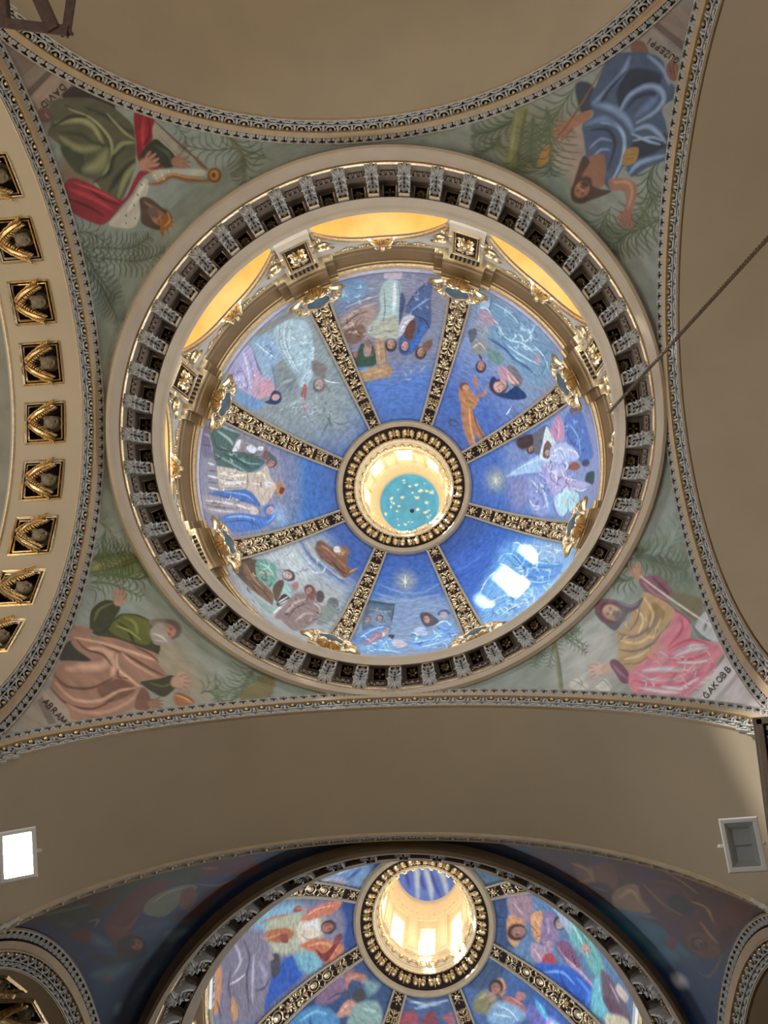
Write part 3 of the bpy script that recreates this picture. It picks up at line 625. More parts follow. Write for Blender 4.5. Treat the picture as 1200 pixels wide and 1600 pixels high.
def lantern_meshes():
    mb = MB(); wh = 0.19; z0, z1, z2 = 5.20, 5.235, 5.62
    for k in range(8):
        c = k*PI/4
        for a, b in ((c-PI/8, c-wh), (c+wh, c+PI/8)): mb.grid(np.array([[(LW*math.cos(t), LW*math.sin(t), h) for h in (z0, z2, 5.80)] for t in np.linspace(a, b, 3)]))
        tp = lambda q: z2+0.012*math.cos(q/wh*PI/2)
        mb.grid(np.array([[(LW*math.cos(c+q), LW*math.sin(c+q), h) for h in (tp(q), 5.80)] for q in np.linspace(-wh, wh, 9)]))
        mb.grid(np.array([[(LW*math.cos(c+q), LW*math.sin(c+q), h) for h in (z0, z1)] for q in np.linspace(-wh, wh, 5)]))
        ed = [(-wh, z1)]+[(q, tp(q)) for q in np.linspace(-wh, wh, 9)]+[(wh, z1), (-wh, z1)]
        mb.grid(np.array([[((LW+d)*math.cos(c+q), (LW+d)*math.sin(c+q), h) for d in (0, 0.03)] for q, h in ed]))
    lathe([(0.262, 5.76), (0.250, 5.765), (0.248, 5.79), (0.240, 5.80), (0.236, 5.85), (0.226, 5.86), (0.222, 5.90), (0.212, 5.91), (0.208, 5.96), (0.206, 5.99)], 64, mb=mb)
    for k in range(40):
        a = k*2*PI/40; mb.box((0.243, 0, 5.815), (0.018, 0.016, 0.022), 0, np.array([[math.cos(a), -math.sin(a), 0], [math.sin(a), math.cos(a), 0], [0, 0, 1]]))
    pi_ = MB(); pi_.box((0, 0, 0.004), (0.058, 0.56, 0.016)); pi_.box((0, 0.245, 0.008), (0.070, 0.03, 0.022)); pi_.box((0, -0.26, 0.008), (0.070, 0.03, 0.022)); pi_.box((0, 0, 0.010), (0.036, 0.42, 0.012))
    fr = MB(); w = 0.050; fr.tube([(-w, -0.225, 0.004), (-w, 0.155, 0.004), (-0.03, 0.168, 0.004), (0, 0.172, 0.004), (0.03, 0.168, 0.004), (w, 0.155, 0.004), (w, -0.225, 0.004), (-w, -0.225, 0.004)], 0.007, 5)
    fr.box((0, 0.192, 0.006), (0.10, 0.012, 0.018))
    pn = MB(); q = np.linspace(-wh, wh, 6); pn.grid(np.array([[((LW+0.03)*math.cos(t), (LW+0.03)*math.sin(t), h) for h in (z1, z2+0.012)] for t in q]))
    for_b = MB(); for_b.box((LW+0.026, 0, 5.42), (0.006, 0.10, 0.006)); for_b.box((LW+0.026, 0, 5.46), (0.006, 0.006, 0.32))
    return mb.mesh('wall', 'lantern'), pi_.mesh('pilaster', 'lantern', False), fr.mesh('window_frame', 'lantern'), pn.mesh('pane', 'pane'), for_b.mesh('glazing_bar', 'alu', False)
for c, tag in ((D1, 1), (D2, 2)):
    where = 'near dome' if tag == 1 else 'second dome'
    b, u, e, w = cached('ocu', oculus_meshes)
    t = thing('oculus_ring', 'dark gilt leaf ring round the opening at the top of the %s' % where, 'ring', world_of(*c))
    put('ring_moulding', b, t)
    for k in range(24): put('palmette', u, t, mtx(*radial(2*PI*(k+.5)/24, 0.331, 5.060, rad(58)), False))
    for k in range(64): put('bead_pair', e, t, mtx(*radial(2*PI*k/64, 0.2915, 5.079, rad(60)), False))
    for k in range(32): put('leaf', w, t, mtx(*radial(2*PI*k/32, 0.268, 5.155, rad(10)), False))
    wl, pi_, fr, pn, gb = cached('lant', lantern_meshes)
    t = thing('lantern', 'pale yellow lantern with bright windows over the %s' % where, 'lantern', world_of(*c))
    put('wall', wl, t)
    for k in range(8):
        put('pilaster', pi_, t, mtx(*radial(rad(22.5+45*k), LW, 5.50), False)); m_ = mtx(*radial(rad(45*k), LW, 5.46), False); o = put('window_frame', fr, t, m_)
        i_ = m_.inverted() @ rotz(rad(45*k)); put('pane', pn, o, i_); put('glazing_bar', gb, o, i_)

# ------------------------------------------------------------------ lamps, pier cornice, truss, rope
def frame_from(W, up=(0, 0, 1)):
    W = np.array(W, float); W /= np.linalg.norm(W); U = np.cross(up, W); U /= np.linalg.norm(U); return U, np.cross(W, U), W
def lamp_meshes(on):
    h = MB(); a, b = 0.0405, 0.056    # housing half sizes
    def ring(q, z): return [(-a+q, -b+q, z), (a-q, -b+q, z), (a-q, b-q, z), (-a+q, b-q, z)]
    R = np.array([ring(0.012, -0.03), ring(0.002, -0.016), ring(0, 0.0), ring(0.003, 0.006), ring(0.010, 0.006), ring(0.012, 0.002)]); h.grid(R, cv=True)
    h.add(ring(0.012, -0.03), [(3, 2, 1, 0)])
    for i in range(7): h.box((0, -0.045+0.015*i, -0.034), (0.07, 0.003, 0.012))
    rf = MB(); rf.grid(np.array([ring(0.012, 0.002), ring(0.024, -0.010)]), cv=True); rf.box((0, 0, -0.009), (0.056, 0.0025, 0.003)); 
    fc = MB(); fc.add(ring(0.024, -0.010) if not on else ring(0.012, 0.001), [(0, 1, 2, 3)])
    br = MB(); br.tube([(-a-0.004, 0, -0.01), (-a-0.010, 0, -0.03), (-a-0.010, 0, -0.060), (a+0.010, 0, -0.060), (a+0.010, 0, -0.03), (a+0.004, 0, -0.01)], 0.004, 5, up=(0, 1, 0)); br.tube([(0, 0, -0.06), (0.0, 0, -0.13)], 0.005, 5)
    return h.mesh('housing', 'alu', False), rf.mesh('reflector', 'reflector', False), fc.mesh('lamp_face', 'led' if on else 'led_off', False), br.mesh('bracket', 'alu')
def floodlight(px, py, z, lab, on, roll, back):
    o = at_z(px, py, z); d = CAM-o; d /= np.linalg.norm(d); W = d+np.array(back); U, Vv, W = frame_from(W, (0, 1, 0))
    c, s = math.cos(roll), math.sin(roll); U, Vv = U*c+Vv*s, -U*s+Vv*c
    h, r, f, b = lamp_meshes(on); t = thing('floodlight', lab, 'lamp', mtx(o, U, Vv, W))
    put('housing', h, t); r_ = put('reflector', r, t); put('lamp_face', f, r_, label='lit white lamp face' if on else 'unlit grey glass'); put('bracket', b, t); return o, W
LL, LWv = floodlight(28, 1336, 1.97, 'lit rectangular floodlight glaring at the left edge above the second dome', True, 0.03, (0.1, 0, -0.1))
floodlight(1161, 1320, 1.97, 'unlit rectangular floodlight with white housing beside the right pier cornice', False, 0.12, (0, 0, 0.0))
# pier cornice, right edge
pa = at_z(1177, 1122, 1.86); pb = at_z(1213, 1400, 1.86)
def pier_cornice():
    dv = pb-pa; L = np.linalg.norm(dv); V = dv/L; U = np.array([V[1], -V[0], 0]); U = U if U[0] > 0 else -U
    m = mtx(pa, U, V, np.cross(U, V)); sgn = -1 if np.cross(U, V)[2] > 0 else 1
    b = MB(); b.box((0.20, L/2, 0.0), (0.40, L, 0.012)); b.box((0.005, L/2, sgn*0.009), (0.010, L, 0.016)); b.box((0.2, 0.005, sgn*0.009), (0.40, 0.010, 0.016)); b.box((0.0125, L/2, sgn*0.007), (0.003, L*0.98, 0.010))
    o = put('trim_12', b.mesh('pier_cornice', 'taupe', False), None, m, kind='structure', label='grey brown pier cornice with scroll ornament at the right edge')
    g = MB(); g.box((0.21, L/2, sgn*0.0068), (0.392, L*0.96, 0.002)); put('ground', g.mesh('ground', 'ground', False), o)
    u = MB(); u.tube([(-0.010, -0.014, 0), (0.012, -0.012, 0), (0.020, 0.0, 0), (0.012, 0.012, 0), (-0.010, 0.014, 0)], 0.007, 6); u.ball((0, 0, 0), (0.009, 0.008, 0.009), 7, 4); me = MB().merge(u, np.diag([.72, .72, .72, 1])).mesh('scroll_unit', 'white')
    for i in range(int(L*0.94/0.030)):
        for j in range(3): put('scroll_unit', me, o, mtx((0.027+0.036*j, 0.030+0.030*i, sgn*0.011), world=False))
pier_cornice()
def truss():
    z = 1.55; P = lambda x, y, dz=0: at_z(x, y, z+dz)
    a, b, c, d = P(-130, 18), P(103, 47), P(118, -60), P(64, 36); o = thing('steel_bracket', 'rusty brown steel truss bracket in the top left corner', 'bracket', mtx(b)); o_ = b
    def bar(p, q, w, nm):
        m = MB(); v = q-p; L = np.linalg.norm(v); U = v/L; Vv = np.cross([0, 0, 1], U); Vv /= np.linalg.norm(Vv); W = np.cross(U, Vv)
        m.box((L/2, 0, 0.0), (L+w, w*0.25, w*1.3)); m.box((L/2, w*0.4, -w*0.55), (L+w, w, w*0.22)); put(nm, m.mesh(nm, 'steel', False), o, mtx(p-o_, U, Vv, W, False))
    bar(a, b, 0.020, 'chord'); bar(b, c, 0.018, 'chord'); bar(P(-130, -72), c, 0.018, 'chord'); bar(P(42, -64), P(90, 42), 0.024, 'strut'); bar(P(5, -66), P(13, 33), 0.015, 'strut')
truss()
def rope():
    a = at_sphere(951, 645, (0, 0, 3.2), 0.90); 
    t = -1
    d = raydir(951, 645); a = CAM+d*(3.262/d[2]); b = at_z(1300, 262, 1.9); n = 260; q = np.linspace(0, 1, n)[:, None]; L = np.linalg.norm(b-a)
    c = a+(b-a)*q; c[:, 2] -= 0.02*np.sin(PI*q[:, 0]); m = MB(); ph = q[:, 0]*L/0.028*2*PI; e1 = np.cross((b-a)/L, [0, 0, 1]); e1 /= np.linalg.norm(e1); e2 = np.cross((b-a)/L, e1)
    for k in range(2): m.tube(c-a+0.0032*(np.cos(ph+PI*k)[:, None]*e1+np.sin(ph+PI*k)[:, None]*e2), 0.0038, 5)
    put('rope', m.mesh('rope', 'rope'), None, mtx(a), label='twisted brown rope running from the near dome cornice to the right edge', category='rope')
rope()

# ------------------------------------------------------------------ fresco painting (colour per point of the plaster surface)
def hexlin(h):
    c = np.array([int(h[i:i+2], 16)/255 for i in (0, 2, 4)]); return np.where(c <= 0.04045, c/12.92, ((c+0.055)/1.055)**2.4)
class Canvas:
    def __init__(s, st, to2, base='808080'):
        s.st = st; s.to2 = to2; s.c = np.tile(hexlin(base), (len(st), 1)); s.sel = np.ones(len(st), bool); s.all = s.sel.copy(); s.groups = {}; s.O = (0, 0, 1)
    def frame(s, ox, oy, k):
        s.O = (ox, oy, k); s.u = None
    def p(s, pts): 
        ox, oy, k = s.O; return np.array([s.to2(ox+x*k, oy+y*k) for x, y in pts])
    def unit(s, x, y):
        a = s.p([(x, y), (x+4, y), (x, y+4)]); return (np.linalg.norm(a[1]-a[0])+np.linalg.norm(a[2]-a[0]))/8
    def near(s, P, m):
        lo, hi = P.min(0)-m, P.max(0)+m; return np.nonzero(s.sel & (s.st[:, 0] > lo[0]) & (s.st[:, 0] < hi[0]) & (s.st[:, 1] > lo[1]) & (s.st[:, 1] < hi[1]))[0]
    def mix(s, idx, a, col):
        col = hexlin(col) if isinstance(col, str) else col; a = np.clip(a, 0, 1)[:, None]; s.c[idx] = s.c[idx]*(1-a)+col*a
    @staticmethod
    def smooth(P, closed, n=4):
        P = np.asarray(P, float); m = len(P)
        if m < 3: return P
        g = (lambda i: P[i % m]) if closed else (lambda i: P[min(max(i, 0), m-1)]); out = []
        for i in range(m if closed else m-1):
            a, b, c, d = g(i-1), g(i), g(i+1), g(i+2)
            for t in np.arange(n)/n: out.append(0.5*((2*b)+(c-a)*t+(2*a-5*b+4*c-d)*t*t+(3*b-a-3*c+d)*t**3))
        if not closed: out.append(P[-1])
        return np.array(out)
    @staticmethod
    def segd(Q, A, B):
        d = B-A; L = (d**2).sum(1)+1e-18; w = Q[:, None]-A[None]; t = np.clip((w*d).sum(2)/L, 0, 1); e = w-t[:, :, None]*d
        return (e**2).sum(2), t
    def poly(s, col, pts, soft=4, alpha=1.0, sm=True):
        if sm: pts = s.smooth(pts, True)
        P = s.p(pts); u = s.unit(*pts[0]); f = max(soft*u, 1e-5); idx = s.near(P, f)
        if not len(idx): return
        Q = s.st[idx]; A, B = P, np.roll(P, -1, 0)
        d2, _ = s.segd(Q, A, B); d = np.sqrt(d2.min(1))
        cr = ((A[None, :, 1] > Q[:, None, 1]) != (B[None, :, 1] > Q[:, None, 1])); den = np.where(B[:, 1]-A[:, 1] == 0, 1e-12, B[:, 1]-A[:, 1])
        xi = (B[:, 0]-A[:, 0])*(Q[:, None, 1]-A[:, 1])/den+A[:, 0]; ins = (cr & (Q[:, None, 0] < xi)).sum(1) % 2 == 1
        s.mix(idx, (0.5+np.where(ins, d, -d)/f)*alpha, col)
    def line(s, col, pts, w, soft=None, alpha=1.0, taper=True):
        pts = s.smooth(pts, False); P = s.p(pts); u = s.unit(*pts[0]); hw = w*u/2; f = max((soft if soft is not None else w*0.7)*u, 1e-5); idx = s.near(P, hw+f)
        if not len(idx): return
        d2, t = s.segd(s.st[idx], P[:-1], P[1:]); j = d2.argmin(1); d = np.sqrt(d2[np.arange(len(j)), j]); q = (j+t[np.arange(len(j)), j])/(len(P)-1)
        hh = hw*(np.sin(PI*np.clip(q*0.92+0.04, 0, 1))**0.6 if taper else 1); s.mix(idx, (0.5+(hh-d)/f)*alpha, col)
    def ell(s, col, x, y, rx, ry, rot=0, soft=4, alpha=1.0):
        t = np.linspace(0, 2*PI, 14, endpoint=False); c, n = math.cos(rad(rot)), math.sin(rad(rot))
        s.poly(col, [(x+rx*math.cos(a)*c-ry*math.sin(a)*n, y+rx*math.cos(a)*n+ry*math.sin(a)*c) for a in t], soft, alpha, False)
    def head(s, x, y, r, ang, skin, hair, beard=None, turn=0.0):
        # ang: direction (degrees, image sense) in which the crown points
        c, n = math.cos(rad(ang)), math.sin(rad(ang)); T = lambda a, b: (x+(a*c-b*n)*r, y+(a*n+b*c)*r)
        s.ell(hair, *T(0.10, -turn*0.35), r*1.18, r*1.02, ang, r*0.25)
        if beard: s.ell(beard, *T(-0.75, turn*0.1), r*0.75, r*0.62, ang, r*0.3)
        s.ell(skin, *T(-0.12, turn*0.15), r*0.86, r*0.66, ang, r*0.2)
        dk = hexlin(skin)*0.42; s.ell(dk*1.25, *T(-0.05, -0.42+turn*0.1), r*0.6, r*0.18, ang, r*0.3, 0.6)
        for b in (-0.26, 0.26): s.ell(dk*0.7, *T(0.13, b+turn*0.2), r*0.08, r*0.16, ang, r*0.12, 0.9); s.line(dk, [T(0.28, b*0.5+turn*0.2), T(0.30, b*1.6+turn*0.2)], r*0.09, alpha=0.7)
        s.line(dk*1.3, [T(0.1, 0.05+turn*0.25), T(-0.2, 0.10+turn*0.3)], r*0.10, alpha=0.8); s.line(hexlin(skin)*1.25, [T(0.1, -0.03+turn*0.22), T(-0.2, -0.03+turn*0.26)], r*0.10, alpha=0.7)
        s.line(hexlin(skin)*np.array([0.6, .35, .35]), [T(-0.42, -0.16+turn*0.2), T(-0.42, 0.18+turn*0.2)], r*0.11)
        if beard: s.ell(beard, *T(-0.70, turn*0.15), r*0.32, r*0.42, ang, r*0.25); s.line(beard, [T(-0.33, -0.3+turn*.2), T(-0.28, turn*.2), T(-0.33, 0.3+turn*.2)], r*0.14)
    def hand(s, x, y, L, ang, skin, side=1, spread=14):
        c, n = math.cos(rad(ang)), math.sin(rad(ang)); T = lambda a, b: (x+(a*c-b*n)*L, y+(a*n+b*c)*L)
        dk = hexlin(skin)*0.5
        s.poly(dk, [T(-.05, -.26), T(.42, -.28), T(.5, 0), T(.42, .28), T(-.05, .24)], L*0.12); 
        for i, (o, l) in enumerate(((-0.24, .36), (-0.08, .48), (0.08, .46), (0.24, .36))):
            a = rad((i-1.5)*spread); e = (0.42+l*math.cos(a), o+l*math.sin(a)); s.line(dk, [T(.36, o), T(*e)], L*0.17, L*0.06); s.line(skin, [T(.34, o-.01), T(e[0]-.02, e[1])], L*0.115, L*0.06)
        s.line(skin, [T(0.05, side*.2), T(.2, side*.42), T(.42, side*.52)], L*0.14, L*0.06); s.poly(skin, [T(-.1, -.2), T(.4, -.25), T(.46, 0), T(.4, .25), T(-.1, .2)], L*0.1)
    def frond(s, col, pts, ln, n, ang=50, w=5, both=True):
        P = s.smooth(pts, False, 6); s.line(col, pts, w*1.2, taper=True); m = len(P)-1
        for i in range(n):
            q = (i+0.7)/n*m*0.97; j = min(int(q), m-1); p = P[j]+(P[j+1]-P[j])*(q-j); d = P[j+1]-P[j]; a = math.atan2(d[1], d[0]); l = 1.25*ln*(0.45+0.9*math.sin(PI*min((i+1)/n*0.85+0.12, 1)))
            for sd in ((-1, 1) if both else (1 if both is False else both,)):
                b = a+sd*rad(ang*0.55); s.line(col, [p, p+l*0.55*np.array([math.cos(b), math.sin(b)]), p+l*np.array([math.cos(b+sd*0.45), math.sin(b+sd*0.45)])], w, w*0.8, 0.85)
    def stops(s, cols, q):
        C_ = np.array([hexlin(c) for c in cols]); x = np.clip(q, 0, 1)*(len(cols)-1); i = np.minimum(x.astype(int), len(cols)-2); f = (x-i)[:, None]; s.c[s.sel] = (C_[i]*(1-f)+C_[i+1]*f)[s.sel]
    def run(s, text):
        for ln in text.strip().splitlines():
            t = ln.split()
            if not t or t[0] == '#': continue
            k = t[0]; 
            pts = [tuple(float(v) for v in q.split(',')) for q in t if ',' in q]; num = [float(q) for q in t[1:] if ',' not in q and not (len(q) == 6 and k not in 'O')]
            cols = [q for q in t[1:] if len(q) == 6 and ',' not in q]
            if k in 'PE' and num and s.O[2] < 0.22 and cols:
                j = 0 if k == 'P' else 1
                if len(num) > j and num[j] >= 40: num[j] *= 2.2
            if k == 'O': s.frame(*[float(q) for q in t[1:4]])
            elif k == 'K': s.sel = s.groups[int(num[0])] if num[0] >= 0 else s.all
            elif k == 'P': s.poly(cols[0], pts, num[0] if num else 5, num[1] if len(num) > 1 else 1)
            elif k == 'Q': s.poly(cols[0], pts, num[0] if num else 3, num[1] if len(num) > 1 else 1, False)
            elif k == 'L': s.line(cols[0], pts, num[0], None, num[1] if len(num) > 1 else 1)
            elif k == 'E': s.ell(cols[0], *pts[0], *pts[1], *num)
            elif k == 'H': s.head(*pts[0], num[0], num[1], cols[0], cols[1], cols[2] if len(cols) > 2 else None, num[2] if len(num) > 2 else 0)
            elif k == 'N': s.hand(*pts[0], num[0], num[1], cols[0], int(num[2]) if len(num) > 2 else 1)
            elif k == 'W':   # drapery strokes: pale and dark curved lines over an area
                rn = random.Random(int(pts[0][0]*7+pts[0][1])); (cx, cy), (rx, ry) = pts[:2]; fl = rad(num[1]) if len(num) > 1 else 0
                for _ in range(int(num[0])):
                    q = rn.uniform(0, 2*PI); w_ = math.sqrt(rn.random()); x, y = cx+rx*w_*math.cos(q), cy+ry*w_*math.sin(q); a = fl+rn.gauss(0, 0.55); l = rn.uniform(.15, .45)*(rx+ry)/2; cv = rn.uniform(-1, 1)
                    s.line(cols[rn.randrange(len(cols))], [(x, y), (x+l*.5*math.cos(a), y+l*.5*math.sin(a)), (x+l*math.cos(a+cv), y+l*math.sin(a+cv))], rn.uniform(8, 17)*(0.17/max(s.O[2], .17)), alpha=rn.uniform(.45, .9))
            elif k == 'F': s.frond(cols[0], pts, num[0], int(num[1]), num[2] if len(num) > 2 else 50, num[3] if len(num) > 3 else 5)
def painted_mesh(name, P, cols, m):
    n1, n2 = P.shape[:2]; V = (P.reshape(-1, 3)*S).astype(np.float32); me = bpy.data.meshes.new(name)
    i = np.arange(n1-1)[:, None]*n2+np.arange(n2-1)[None]; F = np.stack([i, i+1, i+n2+1, i+n2], 2).reshape(-1, 4).astype(np.int32)
    me.vertices.add(len(V)); me.vertices.foreach_set('co', V.ravel()); me.loops.add(F.size); me.loops.foreach_set('vertex_index', F.ravel())
    me.polygons.add(len(F)); me.polygons.foreach_set('loop_start', np.arange(0, F.size, 4, dtype=np.int32)); me.polygons.foreach_set('loop_total', np.full(len(F), 4, np.int32))
    me.polygons.foreach_set('use_smooth', np.ones(len(F), bool)); me.update(calc_edges=True)
    at = me.attributes.new('paint', 'FLOAT_COLOR', 'POINT'); at.data.foreach_set('color', np.concatenate([cols, np.ones((len(cols), 1))], 1).astype(np.float32).ravel())
    me.materials.append(M[m]); return me
def polar2(v):
    n = np.linalg.norm(v, axis=-1, keepdims=True); d = v/n; th = np.arccos(np.clip(d[..., 2:3], -1, 1)); s_ = np.maximum(np.sin(th), 1e-9); return (d[..., :2]/s_*th)
GLYPH = {'A': [[(0, 0), (.35, 1), (.7, 0)], [(.13, .36), (.57, .36)]], 'B': [[(0, 0), (0, 1), (.35, 1), (.45, .77), (.33, .54), (0, .54)], [(.33, .54), (.52, .28), (.36, 0), (0, 0)]],
 'D': [[(0, 0), (0, 1), (.3, .98), (.58, .72), (.58, .28), (.3, 0), (0, 0)]], 'E': [[(.5, 0), (0, 0), (0, 1), (.5, 1)], [(0, .52), (.42, .52)]], 'G': [[(.6, .8), (.35, 1), (.1, .85), (0, .5), (.1, .15), (.35, 0), (.6, .12), (.6, .45), (.38, .45)]],
 'I': [[(.1, 0), (.1, 1)]], 'K': [[(0, 0), (0, 1)], [(.5, 1), (0, .45)], [(.18, .6), (.56, 0)]], 'M': [[(0, 0), (.06, 1), (.4, .2), (.74, 1), (.8, 0)]], 'N': [[(0, 0), (0, 1), (.6, 0), (.6, 1)]], 'S': [[(.5, .85), (.28, 1), (.04, .8), (.12, .58), (.42, .42), (.5, .2), (.26, 0), (0, .14)]],
 'O': [[(.35, 1), (.08, .82), (0, .5), (.08, .18), (.35, 0), (.62, .18), (.7, .5), (.62, .82), (.35, 1)]], 'P': [[(0, 0), (0, 1), (.35, 1), (.48, .76), (.35, .5), (0, .5)]], 'R': [[(0, 0), (0, 1), (.35, 1), (.46, .76), (.33, .52), (0, .52)], [(.25, .52), (.54, 0)]],
 'U': [[(0, 1), (0, .25), (.2, 0), (.4, 0), (.58, .25), (.58, 1)]], 'V': [[(0, 1), (.34, 0), (.68, 1)]], 'Z': [[(0, 1), (.54, 1), (0, 0), (.56, 0)]], '.': [[(.0, 1.22), (.06, 1.22)]], ' ': []}
def lettering(word, p0, p1, h, up, surf, normal_c, parent, origin, wd=0.11):
    p0, p1, up = np.array(p0, float), np.array(p1, float), np.array(up, float); up /= np.linalg.norm(up); R = (p1-p0); Lw = np.linalg.norm(R); R /= Lw
    adv = []; x = 0
    for ch in word:
        if ch == '.': adv.append(x-0.62); continue
        adv.append(x); x += {'I': .45, 'M': 1.1, ' ': .4}.get(ch, .88)
    k = Lw/(x-0.2); mb = MB()
    for ch, a in zip(word, adv):
        for st in GLYPH[ch]:
            W3 = []
            for gx, gy in st: q = p0+R*(a+gx)*k+up*gy*h; v = surf(*q); n = np.array(normal_c)-v; n /= np.linalg.norm(n); W3.append(v+n*0.0035)
            W3 = np.array(W3); w = wd*h/FPX*np.linalg.norm(W3[0]-CAM)
            for i in range(len(W3)-1):
                d = W3[i+1]-W3[i]; n = np.array(normal_c)-W3[i]; sd = np.cross(d, n); sd = sd/np.linalg.norm(sd)*w/2; e = d/np.linalg.norm(d)*w*0.4; nn = n/np.linalg.norm(n)*0.0015
                a_, b_ = W3[i]-e, W3[i+1]+e; V = [a_-sd, a_+sd, b_+sd, b_-sd]; V = V+[v-nn for v in V]
                mb.add(V, [(0, 1, 2, 3), (0, 4, 5, 1), (1, 5, 6, 2), (2, 6, 7, 3), (3, 7, 4, 0)])
    o = put('lettering', mb.mesh('lettering', 'letter', False), parent, Matrix.Identity(4) if origin is None else mtx(-np.array(origin), world=False)); o['label'] = 'dark painted capital letters'
    return o

# --- the four pendentive pictures of the near dome, then the two seen of the second
PEND = {}
PEND['NW'] = """
O 0 0 1
P 6b5b51 60 0,40 130,60 150,160 90,200 40,170
P 748078 80 130,330 250,330 330,260 440,230 300,300 200,420 170,560
Q 7d7166 3 22,128 60,100 130,150 96,172 40,165
Q 8d7c70 2 45,150 84,112 112,133 72,170 60,172
Q 5a4c45 2 40,143 76,108 83,114 47,151
O 50 110 .25
P 6f6454 60 180,560 420,620 240,900 180,800
F 3f4736 270,1110 470,1110 620,1110 730,1040 70 16 70 8
F 3f4736 290,1160 500,1180 680,1190 830,1130 70 16 70 8
F 3a4233 250,1060 330,1150 420,1290 520,1420 80 12 55 9
F 333b2f 330,1240 420,1330 480,1440 540,1560 75 14 60 10
F 444c38 250,1030 350,1010 480,1090 60 7 60 7
F 55583f 1500,560 1300,490 1130,500 960,470 90 9 60 8
F 4b503a 1160,360 1260,440 1330,560 1320,700 90 12 55 9
F 55583f 880,330 960,420 950,500 50 6 60 6
L 5d5a40 18 1180,370 1290,480 1340,600
P 2f2621 14 230,110 330,90 420,150 520,220 460,300 200,180
P 4f4f3c 12 130,190 330,170 470,210 580,290 640,370 650,560 640,620 560,810 470,790 390,690 300,650 210,540 180,470 100,400 120,330 100,290
P 39402f 20 180,470 320,520 300,650 210,560
L 34392c 26 210,220 400,330 480,440 470,560 .9
L 30352a 30 640,390 560,360 470,290 330,230 .8
L 8c9069 20 230,240 370,300 470,400 500,480 490,580 430,680
L 8a8f68 34 150,330 290,310 380,350 440,450
L 3b412f 28 170,390 300,400 380,450 460,470
L 7b805d 40 180,420 300,490 420,480
L 7d815c 60 330,620 420,590 470,500
L 2c3127 26 380,700 480,640 510,540 590,470
L 82865f 22 510,520 560,460 640,450
L 2c3127 30 480,760 560,640 640,560
L 7f845e 30 540,790 590,660 650,590
L 84895f 18 470,270 570,380 640,430
L 2c3127 20 130,350 240,290 340,290
P 5e4438 10 40,250 90,230 125,270 110,320 60,320
L 3a2a24 4 60,255 100,290
L 8b6a58 12 80,270 105,300
P 7c1f2b 8 640,260 750,280 765,330 750,440 700,540 660,560 650,440
L a33038 22 700,290 690,400 700,500
L 521019 16 730,300 735,400 700,470
P 8b8677 8 760,340 800,370 930,500 900,560 840,470 760,420
L 6e6a5e 5 790,400 910,530
L 5c4128 14 760,310 900,440 1000,530 1090,620
P 2c3026 10 670,540 760,430 830,470 890,530 890,600 790,610 760,560
L 454b39 22 770,470 850,520 870,580
P 7a2730 8 200,730 250,670 390,720 560,810 640,680 690,620 830,600 700,660 620,780 560,850 470,950 400,960 230,870
L a83a40 26 230,740 380,800 500,870
L 4f1219 16 220,800 350,850 450,910
L 4f1219 14 330,720 440,800 550,840
L b0434a 14 260,700 420,760 540,820
P a5a296 6 560,870 640,770 700,680 730,700 720,770 680,830 670,920 640,980 560,985 480,960
L c6c3b8 24 600,880 650,800 700,710
L 2a2626 8 655,770 665,785
L 2a2626 8 635,835 640,850
L 2a2626 8 585,900 592,915
L 2a2626 8 640,920 650,930
L 2a2626 8 585,950 590,960
L 2a2626 8 680,710 690,720
N 690,600 130 -35 9c7560 1
N 890,570 110 10 8e6a55 -1
P 9c9a8d 6 750,640 830,620 1060,620 1060,660 900,650 780,690
L 6f4c28 30 730,710 800,700 870,660 960,680 1070,690 1150,680
L a67a45 10 740,700 800,690 870,650 960,668 1070,680
E 6b4524 1140,655 45,48 0 8
E a27843 1140,655 28,32 0 8
E 5b3c20 1135,655 14,18 0 6
L 6b4524 26 1020,540 1060,590 1100,620
L c9c3ae 3 800,625 830,690
L c9c3ae 3 850,620 870,665
L c9c3ae 3 760,640 790,700
P 4a3a30 8 675,800 740,800 830,880 840,960 800,1000 690,960 680,880
L 7d6c60 16 700,820 770,870 800,920
H 800,925 62 45 9a6a4c 4a3a30 5c4c42 .3
P 8b5c2c 4 845,880 870,925 905,910 870,940 905,950 868,955 890,995 850,970 858,1030 830,985 820,1045 800,985
L c08a4a 10 850,890 860,940 820,980
"""
